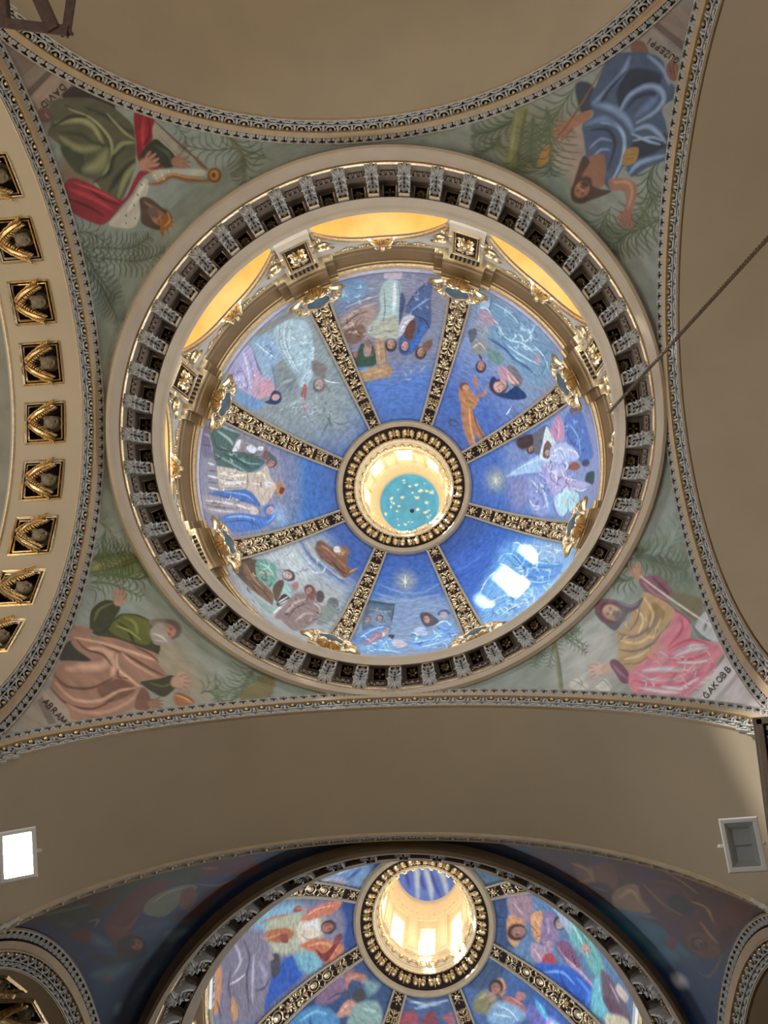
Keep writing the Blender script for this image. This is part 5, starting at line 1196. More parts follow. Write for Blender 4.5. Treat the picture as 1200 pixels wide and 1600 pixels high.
# --- the pictures of the near dome; K chooses the panel by its direction
DOME1 = """
K 6
O 500 400 .16667
P 7f8090 60 100,150 1150,150 1100,700 1050,980 300,1050
P 6d7f9c 50 120,330 450,220 430,420 200,560 130,450
P 86899c 40 440,200 1100,170 1100,300 700,330 440,330
Q b7a9b0 4 600,160 770,150 770,200 740,220 600,210
P 6f93b0 30 180,260 400,220 420,360 200,430
P a08a80 40 180,600 460,450 560,560 460,760 240,790
P 7c6253 20 230,700 400,640 420,760 290,830
L 5d4638 14 220,660 330,560 440,520
L b8a598 18 200,620 380,490 540,440
L 6a5244 10 270,780 330,640 400,560
L c2b7b0 10 240,480 420,410 620,350
P 9fb3ae 16 620,230 740,240 755,400 750,560 740,760 620,780 540,770 440,700 560,540 560,360
P a7a793 20 540,620 720,560 740,720 600,780 480,740
L d3e2e4 22 700,250 700,400 690,520
L 6d8590 8 735,240 750,400 740,600
L 73807a 10 600,300 610,500 590,620
L 8a7c66 12 600,700 660,710 700,690
P 3f5278 8 755,360 790,370 800,440 760,600 740,640
P 4a6088 8 800,500 880,350 1000,240 1060,250 1040,420 1040,640 960,760 900,880 800,930 740,890 750,760 860,640 880,560 820,540
L 2c3f66 12 800,480 900,360 1000,250
L 7f9cc4 14 850,520 960,440 1030,400
L 2c3f66 12 880,560 980,600 1030,680
L 3a6cb8 40 980,640 920,780 820,900
P b3aeb4 6 750,640 800,560 880,560 880,600 820,680 740,760
L e0dde2 12 760,700 800,630 850,590
P 6b4438 6 800,680 860,600 900,620 880,720 860,780 800,770
H 795,850 50 100 b98f7c 3a4a78
H 665,830 56 95 b08a78 4b3a36
H 945,905 52 110 a77f6a 4b3a36
P 7c5c50 8 960,830 1050,780 1040,860 980,900
H 445,870 60 100 b08472 4a3c30 7b6a60
P 3d5a46 8 360,880 400,820 480,940 520,850 530,1010 350,1040 330,970
P a5837a 10 410,860 480,860 470,930 420,940
H 330,930 34 90 a07868 5a4238
Q a98a6a 4 510,780 600,780 620,1000 640,1010 560,1010 530,1010
Q ab8962 4 360,1075 540,1030 640,1010 680,1080 660,1130 400,1180
L c9ab86 10 540,800 560,1000
L c6a67c 10 390,1120 640,1060
L 8a6c4a 8 600,790 625,1010
L 6c9cc8 22 360,1070 450,1060
O 500 400 .16667
W b8ccd4 5f7c90 8ca4b8 300,340 160,110 24 0
W c2b0a0 5d4638 8c7464 340,640 150,120 36 -40
W a8a0b4 6c6c88 900,230 160,60 16 0
W 8ca8d0 2c3f66 930,500 90,200 16 110
W 6c94c8 a8b0a0 5478b8 760,1080 200,80 14 0
K 5
O 330 450 .16667
P 8b9494 60 180,560 500,350 850,200 900,300 1150,800 1300,1400 700,1200 200,1100
P 8aa5ba 16 370,500 560,420 660,640 590,720 600,900 560,980 480,800 420,640
P a9a4c4 14 340,540 400,620 430,740 470,820 400,990 300,960 170,840 200,720
P b79aab 20 400,760 480,820 560,860 570,960 460,1040 380,1000
P c0949c 16 480,900 560,880 640,1000 600,1060 520,1010 400,1080
P 6f93b8 14 180,920 300,980 480,1060 480,1110 370,1140 200,1010
L 5070a0 12 400,620 440,740 480,830
L 5070a0 14 570,720 600,880 600,960
L d9d0e4 14 300,600 340,740 360,900
L 7a6f9e 8 250,700 330,860 340,960
L 7a6f9e 8 340,620 380,740 400,860
L c6dcef 10 420,520 520,600 600,660
L 7c86b0 10 200,780 280,900 340,960
L 5070a0 10 540,520 580,640
P 31415f 6 560,1000 590,960 650,980 660,1050 620,1090 560,1090 500,1070 540,1050
E c29a90 605,1025 38,30 -20 6
L 8a5a58 4 590,1040 600,1030
P 9fb6bd 20 580,400 720,300 900,330 960,560 950,800 900,930 830,930 760,780 660,620
L c6dde2 9 620,360 660,560 780,760
L c6dde2 9 700,300 690,520 820,800
L c6dde2 9 760,290 730,480 760,700
L 7f949a 9 650,330 640,520 740,720
L 7f949a 9 730,300 700,500 800,740
L c6dde2 8 960,540 940,760 850,920
L c6dde2 8 880,600 840,740 810,820
L 7f949a 8 920,560 900,760 880,900
L dfeaec 9 900,800 1000,790 1080,870 1200,890
L c6d4d4 9 820,960 860,860 920,740
P 8a8a84 10 420,440 520,340 780,210 800,240 560,380 460,450
P c2b2a8 8 740,190 800,220 780,250
P a25a4e 6 850,960 880,900 900,940 880,1040 900,1140 890,1180 850,1060
L c98a7c 8 870,960 865,1050 895,1150
H 1010,910 56 100 b49a90 6f6660
P 7c766e 24 950,680 1080,740 1060,900 1120,980 1050,860 950,790
P 767e7c 60 600,760 820,800 800,960 700,980 620,900 .7
L a9b4b4 26 700,1120 860,1060 1050,1180 .6
L a9b4b4 26 640,900 760,860 .6
O 400 400 .33333
L 66727a 8 310,830 340,780 350,720
L 8b969c 7 350,780 380,770 430,740
L 4c5660 5 330,750 350,785 345,800
L 66727a 6 360,775 400,790 440,775
L 8c9aa4 26 180,620 260,760 300,860 .5
L 9aa39a 22 300,640 420,680 480,760 .4
L 6f7d90 30 330,930 420,820 500,780 .5
O 330 450 .16667
W d9d0e4 7a6f9e b09cc4 320,780 100,160 26 60
W b8d0e4 5070a0 560,560 90,90 14 70
W c6dde2 7f949a 800,520 160,180 34 100
W b4bcbc 6c7470 900,1150 260,120 24 -20
K 7
O 700 450 .16667
P 7c8fa8 70 200,100 400,50 1000,520 950,900 700,1040 300,500
P 6f93ae 30 400,100 700,280 960,560 980,740 940,850 840,920 700,820 520,600 380,420 360,250
L b8d4e2 12 420,140 560,220 660,330
L b8d4e2 12 460,360 560,480 700,520 820,620
L 4c6c88 9 410,80 390,200 400,240
L 4c6c88 9 500,300 460,420 560,500
L b8d4e2 10 700,380 780,440 720,500 660,420
L 4c6c88 9 640,380 740,340 830,440 760,520
L b8d4e2 12 800,540 900,640 940,760
L 5a7c9c 12 860,560 920,680 880,800
L a5c8dc 22 560,600 700,700 820,800
L 3c5c84 26 380,470 520,560 640,680
L 3c5c84 26 600,660 740,740 820,820
L c2dcea 12 560,540 700,640 860,720
L c2dcea 9 620,420 700,460 690,520
L 4c6c88 8 560,220 640,260 680,350
Q 98b2c4 6 290,100 400,90 390,180 300,180
L d6e2ea 14 300,190 360,190 400,240
P a48a9a 14 300,220 370,220 450,320 380,360 300,320
L e2e0e6 8 420,290 480,350
L 667890 6 275,80 265,240 250,400
L 98a8bc 6 290,80 280,240
P 8b93a0 20 250,300 380,350 360,460 300,500 200,520 210,400
P 5d6470 14 190,400 260,380 270,440 220,520 200,480
P 8a8a86 18 220,520 340,480 380,560 340,620 250,620
L c6c4be 10 230,560 300,520 350,580
P 6d8a86 12 380,560 520,640 510,700 450,720 380,660
H 308,735 50 100 ad8474 453c40
L 4f4038 20 290,620 320,680
P 7a7076 12 560,720 660,780 700,880 640,940 560,860
P 24406c 10 390,880 440,830 520,980 600,940 650,920 740,1020 640,1050 480,1020 400,960
H 490,920 70 150 b89288 5a3c44
E c09a90 470,930 52,42 60 10
L 6a4640 6 450,930 500,900
L 6a4640 5 470,950 490,965
P b08a96 10 470,740 560,760 560,860 500,870 480,820
P c4a49c 12 560,780 660,880 640,900 570,880
L 8a5c5c 8 560,800 650,910
P b38a88 8 820,640 850,620 860,700 820,700
Q c8dce4 3 540,1190 600,1100 570,1170
O 700 580 .3
P a9764a 10 70,180 110,170 150,260 230,420 200,400 140,330 160,450 170,500 130,420 80,300
P b07c50 10 60,80 120,100 150,140 160,100 130,60 140,20 155,70 165,130 140,190 90,210 60,150
E 7a5238 85,80 26,24 0 6
E b88a62 92,88 18,18 0 5
L 6a4428 6 130,200 150,280 200,370
L c9986a 8 110,180 120,300 155,440
L 6a4428 5 90,150 140,170
L b07c50 14 150,130 190,120 200,80
E 35455c 30,270 28,18 20 4
E 3f5e94 30,270 22,12 20 4
L 35455c 5 -10,130 30,135
L 6a7c9c 20 0,60 60,40 130,-20 .4
O 700 450 .16667
W b8d4e2 4c6c88 7ca4c0 640,380 240,220 50 45
W b8d4e2 4c6c88 7ca4c0 860,720 90,140 22 50
W a49cb0 6c7484 320,330 70,120 12 80
K 4
O 300 640 .16667
P 71809c 50 780,100 1000,430 1000,1000 850,1080 820,700
P 7f7d9a 70 700,380 900,450 880,900 780,640
P 8a8a9a 30 90,150 200,110 800,400 800,1080 300,1120 90,900
P 7a7488 16 90,200 170,160 200,430 140,460 90,400
L a49cb0 16 110,230 170,260 190,400
L 4c4858 8 100,330 180,340
P 4f6a66 12 190,110 330,180 450,240 400,330 560,400 680,470 640,540 520,600 380,550 220,520 200,380 160,200
L 9ab5ac 20 240,200 350,280 380,330
L 2f4848 12 180,170 220,330 260,370 380,400
L 2f4848 12 280,410 420,470 560,560
L 86a59c 14 220,420 400,520 520,590
L 86a59c 10 400,430 520,500 640,510
L 9ab5ac 14 240,140 340,180 420,210
P 8b8084 14 440,250 560,290 690,330 720,400 680,470 560,420 470,400 390,380
P dcd6d8 8 380,380 430,290 460,290 440,370 400,395
P c6c8d2 8 510,350 560,330 610,370 580,410 530,390
P d2ccd0 8 620,350 670,350 660,385 620,380
L 6d5c5c 8 520,420 610,440 660,440
P 7b5a50 8 690,380 740,420 700,470 660,450
H 745,500 46 -40 b48674 5a4648
P 57606c 8 700,400 780,440 795,510 760,480 720,440
P bcae9e 10 220,530 520,590 640,570 700,520 740,640 790,700 790,740 700,880 620,900 540,800 500,740 260,770 170,640
L e4dac8 16 260,600 400,620 520,610
L 8a7c74 9 250,640 500,690
L e8ecf4 20 300,690 500,680
L 8a7c74 9 260,740 480,730
L 8c6a4a 10 520,590 520,740
L d8cbb0 18 600,600 660,600 700,660
L a88c6c 8 600,600 620,700 600,760
L 7a4436 16 640,680 650,730
L e8e4e8 10 560,690 640,700
L c2b090 18 560,760 620,860 690,860
P cfc6c8 10 680,680 740,680 780,720 720,730 690,720
L 8a8084 6 700,690 760,710
P a88458 8 800,680 850,680 870,740 840,810 800,800 790,740
P 7a3430 6 830,730 870,740 850,790 820,780
E c9b09c 765,725 30,30 0 8
P 8e8a94 8 130,470 220,480 240,640 260,770 160,780 130,640
L e6e2e8 12 150,500 210,520
L 5c5464 8 150,570 230,580
L e6e2e8 12 150,620 240,640
L 5c5464 8 150,680 240,690
L e6e2e8 12 160,730 250,750
P 4a6ea8 10 160,780 500,750 620,850 640,910 540,890 300,830
L 2c4a80 10 250,800 500,860
L 7fa4d8 12 300,770 500,800 580,860
P a0979a 10 100,810 300,830 560,890 600,960 540,980 300,980 120,950
L d9d2d2 14 130,850 400,890 560,940
L 6c6468 9 120,890 400,930
L c4bcc0 12 150,930 400,960
P c9b8ae 8 540,920 600,920 620,970 560,990
P 4f78b4 10 250,1020 400,970 620,990 700,1010 660,940 720,890 780,900 800,980 760,1050 640,1120 400,1150 290,1080
L 2e5290 10 300,1060 500,1040 640,1100
L 86aee0 14 330,1010 480,1000 600,1030
L 86aee0 10 700,1060 770,1000 780,930
L 2e5290 8 560,990 570,1120
E c29a94 735,945 40,34 -60 6
L 6a4440 5 720,930 735,950
L 6a4440 5 740,960 755,945
E 9fc0dc 830,1000 50,80 0 50 .6
O 300 640 .16667
W 9ab5ac 2f4848 400,380 180,110 20 30
W e8e0d0 8a7c74 360,650 140,80 24 0
W d9d2d4 6c6468 320,890 180,60 18 0
W 9090ac 6480a4 6c8494 900,700 90,280 26 90
K 3
O 350 830 .2
P 9aa2a4 60 120,200 750,10 900,330 1000,450 820,720 600,740 60,300
P b4bab8 50 350,180 560,120 700,300 600,420 450,260
P a4a8a4 40 560,420 780,430 900,520 800,700 760,560
P 3f5f9c 50 800,-20 1050,0 1200,110 1100,260 1000,300 980,120
L 5a74a4 30 600,80 700,230 860,340 960,420
L 8a9cb8 20 560,120 660,260 840,380 960,460
L c8b890 9 640,80 740,220 900,360 960,370
L 6a80a8 14 700,120 790,260 930,340
P 7f5c48 12 740,70 790,90 870,140 960,120 980,160 960,250 1000,300 1040,290 980,350 930,360 860,290 790,240 740,190 710,130
L b58460 14 760,110 820,150 870,200
L 5a3a2c 10 830,220 900,300 960,340
L a06a50 16 880,210 930,260 960,310
H 915,160 42 30 c09478 8a6a50 d8d0c8 .3
L b98e78 14 980,320 1040,290
P 5d4a3c 12 70,290 150,210 250,220 330,240 250,280 380,560 330,540 200,440 90,330
P 7b5f44 12 150,240 240,350 370,470 380,560 280,500 180,400
L a5866a 10 170,260 240,380 340,480
L 3c2c24 8 200,380 300,460 370,550
L 3c2c24 8 110,300 200,400 280,500
P 6a9a8c 10 250,240 330,220 400,270 410,370 370,440 330,420 260,360
L a8cfc2 12 280,250 340,280 390,340
L 3f6c62 10 310,330 340,350 370,320
L 3f6c62 8 260,300 320,320 330,400
P 8fb4a8 8 460,400 520,450 520,520 480,510 450,450
P 86a296 16 230,500 380,600 410,560 420,590 370,640 300,600
P 5e4a3c 10 390,420 440,380 470,400 450,470 410,550 380,480
H 500,345 44 20 c6aaa0 5a4a48
L 3c3438 6 440,300 520,310 550,370 520,390
P 2c2628 6 410,560 470,490 520,540 440,590
L d8d4d2 7 420,560 500,510
L d8d4d2 7 430,575 510,530
L e4e2e0 12 390,640 440,600 510,550
E 9a7a74 555,430 30,34 0 12
P 8a7674 14 400,660 540,500 640,490 740,560 770,640 700,720 560,780 450,700
L b4a29e 14 480,640 560,560 640,530
L 5f4c4c 9 500,680 560,600 660,560
L b4a29e 14 560,700 640,640 700,650
L 5f4c4c 8 660,700 740,680 770,620
L c9b8b4 12 700,560 750,600 740,660
P 7c5650 10 630,430 680,420 720,470 700,540 640,490
H 665,460 34 -60 a8827a 6a4844
E 5c544e 750,510 34,50 0 12
E 6c706c 850,560 48,44 0 14
P 7f8780 24 780,580 890,590 840,700 730,730
O 350 830 .2
W c4a490 3c2c24 6c5040 240,400 110,140 24 50
W b4a29e 5f4c4c 8a7674 600,620 140,110 28 -30
W b4bab8 7c8890 c4cac8 560,250 260,110 24 40
W 8c9890 5c645c 860,620 80,70 10 60
K 2
O 530 860 .18333
L 8fa4c0 22 300,270 500,350 700,360 860,280 .5
L 3c5c94 16 330,340 560,400 860,350 .5
L a0b4cc 14 330,370 560,425 860,375 .6
L 7f98b8 20 340,410 600,450 880,410 .5
P 7f94b0 40 260,440 900,430 980,700 960,860 160,860
E b9b48c 563,262 60,60 0 60 .7
E fff4c8 563,265 12,12 0 8
L fff4c8 5 563,210 563,320
L fff4c8 5 510,265 620,265
L f0e8b8 3 530,235 596,295
L f0e8b8 3 596,235 530,295
Q 4c5c6c 3 250,420 480,455 470,480 240,455
Q 5f7080 6 245,450 470,475 440,640 200,700 190,620
L 3c4a58 10 470,470 440,630
L 94a8b4 8 260,500 360,520 440,520
L 8a7c74 14 220,640 300,590 360,620
P 7a8a9c 16 240,560 320,520 420,560 440,640 300,640
P 5c86b8 14 120,740 260,660 420,640 450,680 330,690 230,780 150,800
L 9ac4e8 12 180,740 300,670 420,650
H 405,680 34 -60 b99890 5c7ca8
P a07c8c 12 210,800 300,700 380,700 380,820 260,820
L c8a4b0 9 250,790 320,730
P 6ca4d4 14 380,760 440,760 460,840 560,860 400,860 160,850 200,820
L b0dcf4 10 200,840 400,850 520,870
L b0dcf4 9 400,770 420,830
P 2c3c4c 5 420,720 470,720 460,750 430,750
H 345,580 30 -60 a88a80 5a5a60
H 240,590 30 -60 9c8884 6a6a70
P b9b4c0 14 450,770 520,760 580,800 520,830 460,810
P 6c9cd0 16 600,780 700,740 800,720 900,600 960,620 990,720 900,800 700,840 620,820
L b8e0f4 12 640,780 780,760 880,700
L 3f6ca4 9 600,790 700,790 820,740
L b8e0f4 12 820,640 900,600 950,640
L 3f6ca4 8 820,640 880,680 960,680
L b8e0f4 10 700,820 840,790 960,740
P 5a5460 8 690,540 760,530 850,600 800,640 740,650 700,600
L 8a848c 6 720,540 800,600
H 745,585 38 -110 b09488 5f4c48
P 4c6088 8 840,530 900,500 950,540 860,560
E a9949a 890,550 34,28 0 8
P a9b4c8 14 640,670 720,650 740,720 660,720
O 530 860 .18333
W b8e0f4 3f6ca4 6ca4d4 780,740 180,90 34 -15
W b0dcf4 4f7cb4 300,790 150,80 26 -20
W 94a8b8 4c5c6c 340,560 90,60 12 0
K 1
O 700 800 .16667
P 3f68b4 60 0,480 300,300 450,200 560,200 600,700 300,950 200,800
P 6fa6dc 60 560,300 1100,380 1120,480 800,860 560,1000 320,1000 300,760 440,500
P 8fb0d8 50 800,280 1100,330 1050,480 880,420
L 2c4f94 5 130,440 300,320 440,180
L 2c4f94 10 10,640 200,560 300,500 .7
L 5c84c8 14 60,560 220,480 340,380 .7
P 4f90d0 16 600,400 760,400 900,460 1080,490 980,640 800,700 700,640 720,540
L 2a62ac 9 740,500 900,520 1060,500
L 2a62ac 9 700,600 860,620 1000,600
L 2a62ac 9 600,400 720,540 660,600
L 9cd4f4 12 760,450 900,480 1040,490
L 9cd4f4 12 720,640 860,660 960,640
L 9cd4f4 9 470,470 520,400 620,400 700,500
L c8ecf8 10 480,480 560,520 660,620 640,720
L 3a74b8 8 560,430 640,520 700,560
L 7cb8e0 18 700,700 760,820 860,740
L c8ecf8 8 700,700 720,800 760,850
L 3a74b8 8 320,880 400,760 460,680
L 3a74b8 8 420,900 560,820 680,780
L c8ecf8 10 320,920 440,820 600,760
L c8ecf8 10 560,920 680,860 780,840
L 3a74b8 8 500,960 620,900 700,860
L 3a74b8 7 430,880 410,1000
L c8ecf8 9 300,760 360,640 440,560
P 7cacd4 10 600,300 680,300 700,360 620,370
L e4f6fa 12 610,290 660,290 700,340
P 6484a8 8 760,360 820,340 800,400 760,410
L b8d4ec 10 800,310 900,350 1000,400
L 6c90c0 8 840,330 960,360 1060,360
O 700 800 .16667
W c8ecf8 3a74b8 a8d4f0 4f8ccc 800,620 300,200 60 10
W c8ecf8 3a74b8 a8d4f0 560,880 240,120 40 -30
W dcf0fa 7cacd4 940,380 160,80 16 10
K 0
O 740 630 .16667
P 7688b4 60 280,420 400,350 560,430 640,560 600,640 360,680 300,560
P 8488b0 60 340,700 640,680 560,900 420,1000 340,900
E 8c9aa0 210,720 85,105 0 60 .8
E a8a890 210,720 50,60 0 40 .8
E f4f0dc 210,727 14,16 0 12
L f4f0dc 4 170,690 250,760
L f4f0dc 4 250,690 170,760
L f4f0dc 4 210,670 210,780
P 9cb8dc 16 300,690 480,560 640,480 720,520 640,640 480,660 .8
L b8d0ec 8 340,680 480,580 640,520
P 6c6a74 14 390,340 560,280 680,200 700,260 650,420 600,480 540,460 430,430
P 4c3c3c 14 410,340 540,290 560,380 500,420 430,420
H 535,435 34 110 a08070 4a3c3c
P c2cfe4 8 640,400 680,220 720,280 780,420 720,540 650,530 620,500
P 7a5c50 10 660,400 700,350 740,430 700,520 650,500
H 690,470 34 100 b8988c 6a5048
P 4f74b4 16 860,120 1000,60 1080,300 1120,500 1000,560 960,440 860,330
L 86aee0 14 900,200 980,320 1000,480
L 2f5494 12 860,180 900,340 980,420
P b88aa8 12 790,110 850,220 840,340 780,360 720,280 740,200
L e0b4c8 10 790,160 800,260 790,340
L 8a5c84 8 760,200 780,300
P a9b4d4 16 720,420 860,370 980,480 980,520 860,560 740,560
L e6ecf8 10 740,460 820,420 860,500
L 7480ac 8 780,420 840,480 860,560
L e6ecf8 10 880,430 960,460 980,500
P 8a5444 8 890,580 950,550 1000,590 960,630 890,620
E 3c4858 1050,560 40,34 -20 10
P 2c4a44 10 1060,660 1130,640 1120,760 1050,740
P a8a4c8 16 640,620 720,560 860,600 900,700 1100,760 960,820 860,860 760,900 680,740
L e4e0f4 12 700,620 780,680 760,800
L 6c6490 9 740,580 720,700 820,780
L e4e0f4 12 820,620 860,700 960,720
L 6c6490 9 850,560 880,680
L 6c6490 8 660,700 700,800 760,880
L c8e4f4 12 900,780 1000,820 1060,800
P a8cce8 12 760,900 820,800 880,820 880,1000 820,1060 770,980
L 8a4c6c 10 770,860 880,760
L 8a3c5c 8 740,940 780,1050
L e0f0fa 10 810,860 800,960
P a8cce8 12 890,830 980,850 970,980 900,1010
L 6c90bc 7 900,870 950,930
P 8894c0 16 510,700 620,700 680,860 740,1000 680,1050 560,1040 520,900
L d0d8f0 12 540,720 600,800 560,880
L d0d8f0 12 620,740 680,900 700,1000
L 5c6898 8 540,760 640,860 660,980
L d0d8f0 10 520,900 560,960 620,960
L 5c9cd8 14 670,980 740,1010 700,1050
P 6c5c6c 10 900,50 990,30 1000,90 920,100
L 9c8484 6 920,100 1000,70
O 740 630 .16667
W e6ecf8 6c6490 b8b0dc 8c84b4 760,660 200,180 50 60
W d0d8f0 5c6898 9ca4cc 600,860 100,150 24 70
W 7ca8e0 2f5494 960,280 90,200 18 80
"""
DOME2 = """
K 4
O 320 1380 .23333
P 8a8496 60 260,240 560,130 1000,120 1000,420 460,900 100,960 80,600
P 86b0c0 40 280,230 580,130 660,200 480,300 340,300
P 2f4f8c 40 900,130 1020,130 1010,420 920,430 940,260
P 3c64b0 30 440,640 560,480 640,480 660,620 480,780 400,860
P 7fb0bc 30 600,460 760,460 780,560 660,600
P b7b49a 30 420,260 620,200 800,240 800,340 700,440 540,480 440,440
P dfc9b4 16 640,260 760,240 780,300 760,360 660,400 620,340
L f0e8dc 18 660,280 740,270 760,320
L b08c7c 9 640,340 700,380 760,360
P cf7f62 12 640,240 740,160 860,120 920,130 860,200 780,220 700,250
L e8a888 10 680,220 760,170 860,150
P a85c4c 6 590,180 620,150 660,170 640,190 600,195
L c98a70 12 620,165 700,180
L c08468 14 370,270 460,230 560,210
P b5744c 14 420,320 540,300 600,330 560,380 480,400 410,370
L d8946c 12 330,360 420,370 500,340
P 96504a 6 500,350 550,340 555,400 510,390
P cc7c54 14 640,420 760,370 900,400 930,440 860,520 800,530 740,470
L e8a47c 14 700,420 800,400 880,450
P 8a3c38 6 740,440 800,470 870,400 900,340 920,350 900,400 820,520 780,510
N 880,400 60 -65 9a4c44 1
H 825,295 46 -20 b07868 5c4440
P 8c8492 18 190,340 330,330 420,400 440,500 440,640 360,880 260,930 150,900 120,600
L c4bcc8 14 200,400 240,520 190,620
L 5c5468 12 260,380 300,500 280,640 300,860
L b8b0c0 16 330,480 320,620 320,800
L a49cae 22 360,520 400,600 400,700
L 5c5468 12 340,720 400,700 430,640
L d8d0dc 10 160,680 220,650 270,610
L 6c6478 16 180,560 160,700 200,860
P d09c6c 10 180,760 220,840 210,920 180,900
P d89868 14 60,600 110,560 110,700 90,860 50,860
P 5a5660 10 450,480 500,480 500,600 450,630 440,560
E a4948c 440,495 26,20 40 6
L 443c4c 8 80,780 110,900
K 5
P 7c96b4 50 700,-60 1060,-180 1100,20 900,40
P b0a4b4 24 720,20 860,-40 960,-10 840,20
L d8d0d8 10 760,0 850,-30
L 3c5c94 20 950,-20 1050,-100
L a8c8dc 16 880,-60 1000,-110
K 3
O 320 1380 .23333
P 3c5478 60 300,940 1000,500 1200,640 1180,1000 800,1250 400,1250
P 8a6c84 20 800,640 940,560 1000,600 900,760 820,810 740,800
L b894ac 14 840,660 920,620
L 5c4460 10 820,780 900,740 980,740
P b87868 10 940,660 960,600 1060,610 1090,640 1060,660 980,650 950,720
L d89880 9 960,640 1040,620
N 1050,640 50 20 b07868 1
E 4a4440 1035,755 44,52 0 8
P c49078 12 880,880 960,780 1030,820 1010,870 900,900
L e0b098 12 900,870 960,810
P 5890b8 24 600,900 740,820 860,860 900,943 800,1100 500,1100
L 8cc0d8 14 640,920 740,860 820,880
L 2c5090 14 700,900 720,1000
P 8ca49c 24 1000,820 1160,800 1180,1000 960,1000
L b8c8c0 14 1060,840 1150,860
L 2c4478 14 1060,560 1150,620
P 7c9c9c 20 1060,640 1180,680 1100,760 .6
K 2
O 400 1200 .33333
P 4c6488 40 640,1060 960,1060 980,1300 600,1300
P a04c54 14 670,1160 740,1140 760,1200 660,1220
P 8c4048 12 790,1160 830,1140 850,1200 780,1210
P a8606c 12 870,1170 920,1150 930,1210
L 9cb4c8 12 740,1130 860,1100
L b8c4d0 10 700,1080 800,1110 900,1090
L 2c4478 16 680,1060 760,1090
K 1
O 720 1370 .23333
P 4c6c9c 60 0,560 240,520 520,760 900,1100 300,1200 0,900
P 3c5474 30 0,640 200,560 300,620 120,760
P 8a845c 20 100,800 180,760 260,840 200,920 90,900
L b8b08c 14 120,820 180,780
P d0945c 8 230,690 280,680 300,740 270,800 240,720
H 235,745 48 -85 b07c68 3c2c34
P a88c7c 10 180,770 240,800 200,840
P b87468 10 280,800 380,820 440,900 400,920 300,850
L d89c90 10 340,810 420,860
E c08478 400,800 34,30 0 10
P 8cb0cc 30 240,840 360,860 440,940 300,1000 180,960
L d4ecf4 8 250,860 330,900 380,960
L d4ecf4 8 220,920 340,940
L 5c7ca0 6 240,900 300,890
P 7c78b8 20 440,860 560,900 620,1000 480,1000
P 58b8e8 14 500,820 560,880 580,960 520,900
L b0e8f8 8 520,840 560,920
L 4c78d0 26 480,800 620,900 700,1000 .7
K 0
P 6c88a8 60 180,150 540,130 900,480 1150,780 1150,1000 900,950 560,700 300,480
P 40587c 24 190,160 310,140 320,300 360,460 300,470 200,430
L 28405c 8 220,260 300,280
L 28405c 8 200,340 280,330
P a88890 16 320,140 470,130 480,230 440,320 370,290 320,220
L c8a8a8 12 350,170 420,260
P d09868 12 320,260 410,290 420,360 370,470 310,400
P d8a070 10 470,260 540,230 550,340 520,440 480,380
L e8bc90 10 500,270 530,340
L 8a4c34 6 440,300 500,360 530,420
H 380,370 56 170 b08074 583834
P 9a80a0 14 550,260 620,250 640,340 660,400 600,480 540,440
L c0a8c4 10 580,280 590,380
P b898a8 14 480,440 560,470 620,480 560,560 520,590 470,520
L e0c4cc 9 490,480 540,560
P b8545c 10 560,520 620,520 640,580 600,620 540,600
H 665,310 44 -70 b4a09c 403c40
N 600,440 70 120 b89cac 1
P 7ab8b0 20 700,240 800,340 880,440 960,600 960,700 880,640 820,520 740,440
L b4e0d4 12 740,300 800,420 860,540
L 3c8480 10 780,340 840,440 920,580
P a8b8c8 14 540,140 620,200 720,280 740,380 690,340 640,240
L 7094c8 16 480,160 520,220
N 830,460 80 70 c09c90 1
P 8c6480 14 640,440 720,440 800,580 780,620 740,600 660,520
P c498a4 12 640,460 720,560 780,600 900,740 880,750 760,640
L e8bcc0 8 700,540 860,700
L 5c3050 8 740,500 780,620
P 3c6cc0 20 500,580 660,590 760,620 880,740 900,800 870,900 700,780 560,680
L 7cb0ec 16 560,640 680,640 760,720
L 2850a8 12 660,620 700,740 840,860
L 5c98e4 20 780,680 860,780 840,860
P 7ac4cc 20 900,680 980,680 960,800 1000,960 900,920 870,860
L b0ecec 9 920,700 940,840
P 806c78 20 940,620 1060,760 1140,960 1060,960 960,840
L c8b4b8 14 1000,720 1060,840
P dcc8b8 14 1060,720 1120,800 1100,840 1040,760
P 7a5c6c 16 950,800 1040,840 1080,920 1000,900
P d8ccac 20 980,920 1120,960 1100,1080 980,1000
K 7
P 5c7484 40 -50,-260 240,-60 360,20 140,60 80,-60
L 8ca4ac 14 140,-80 260,-10
L b4a8b0 12 200,-70 300,0
K 6
P 4c6478 40 -200,-200 100,-200 100,-60 -200,-60
"""

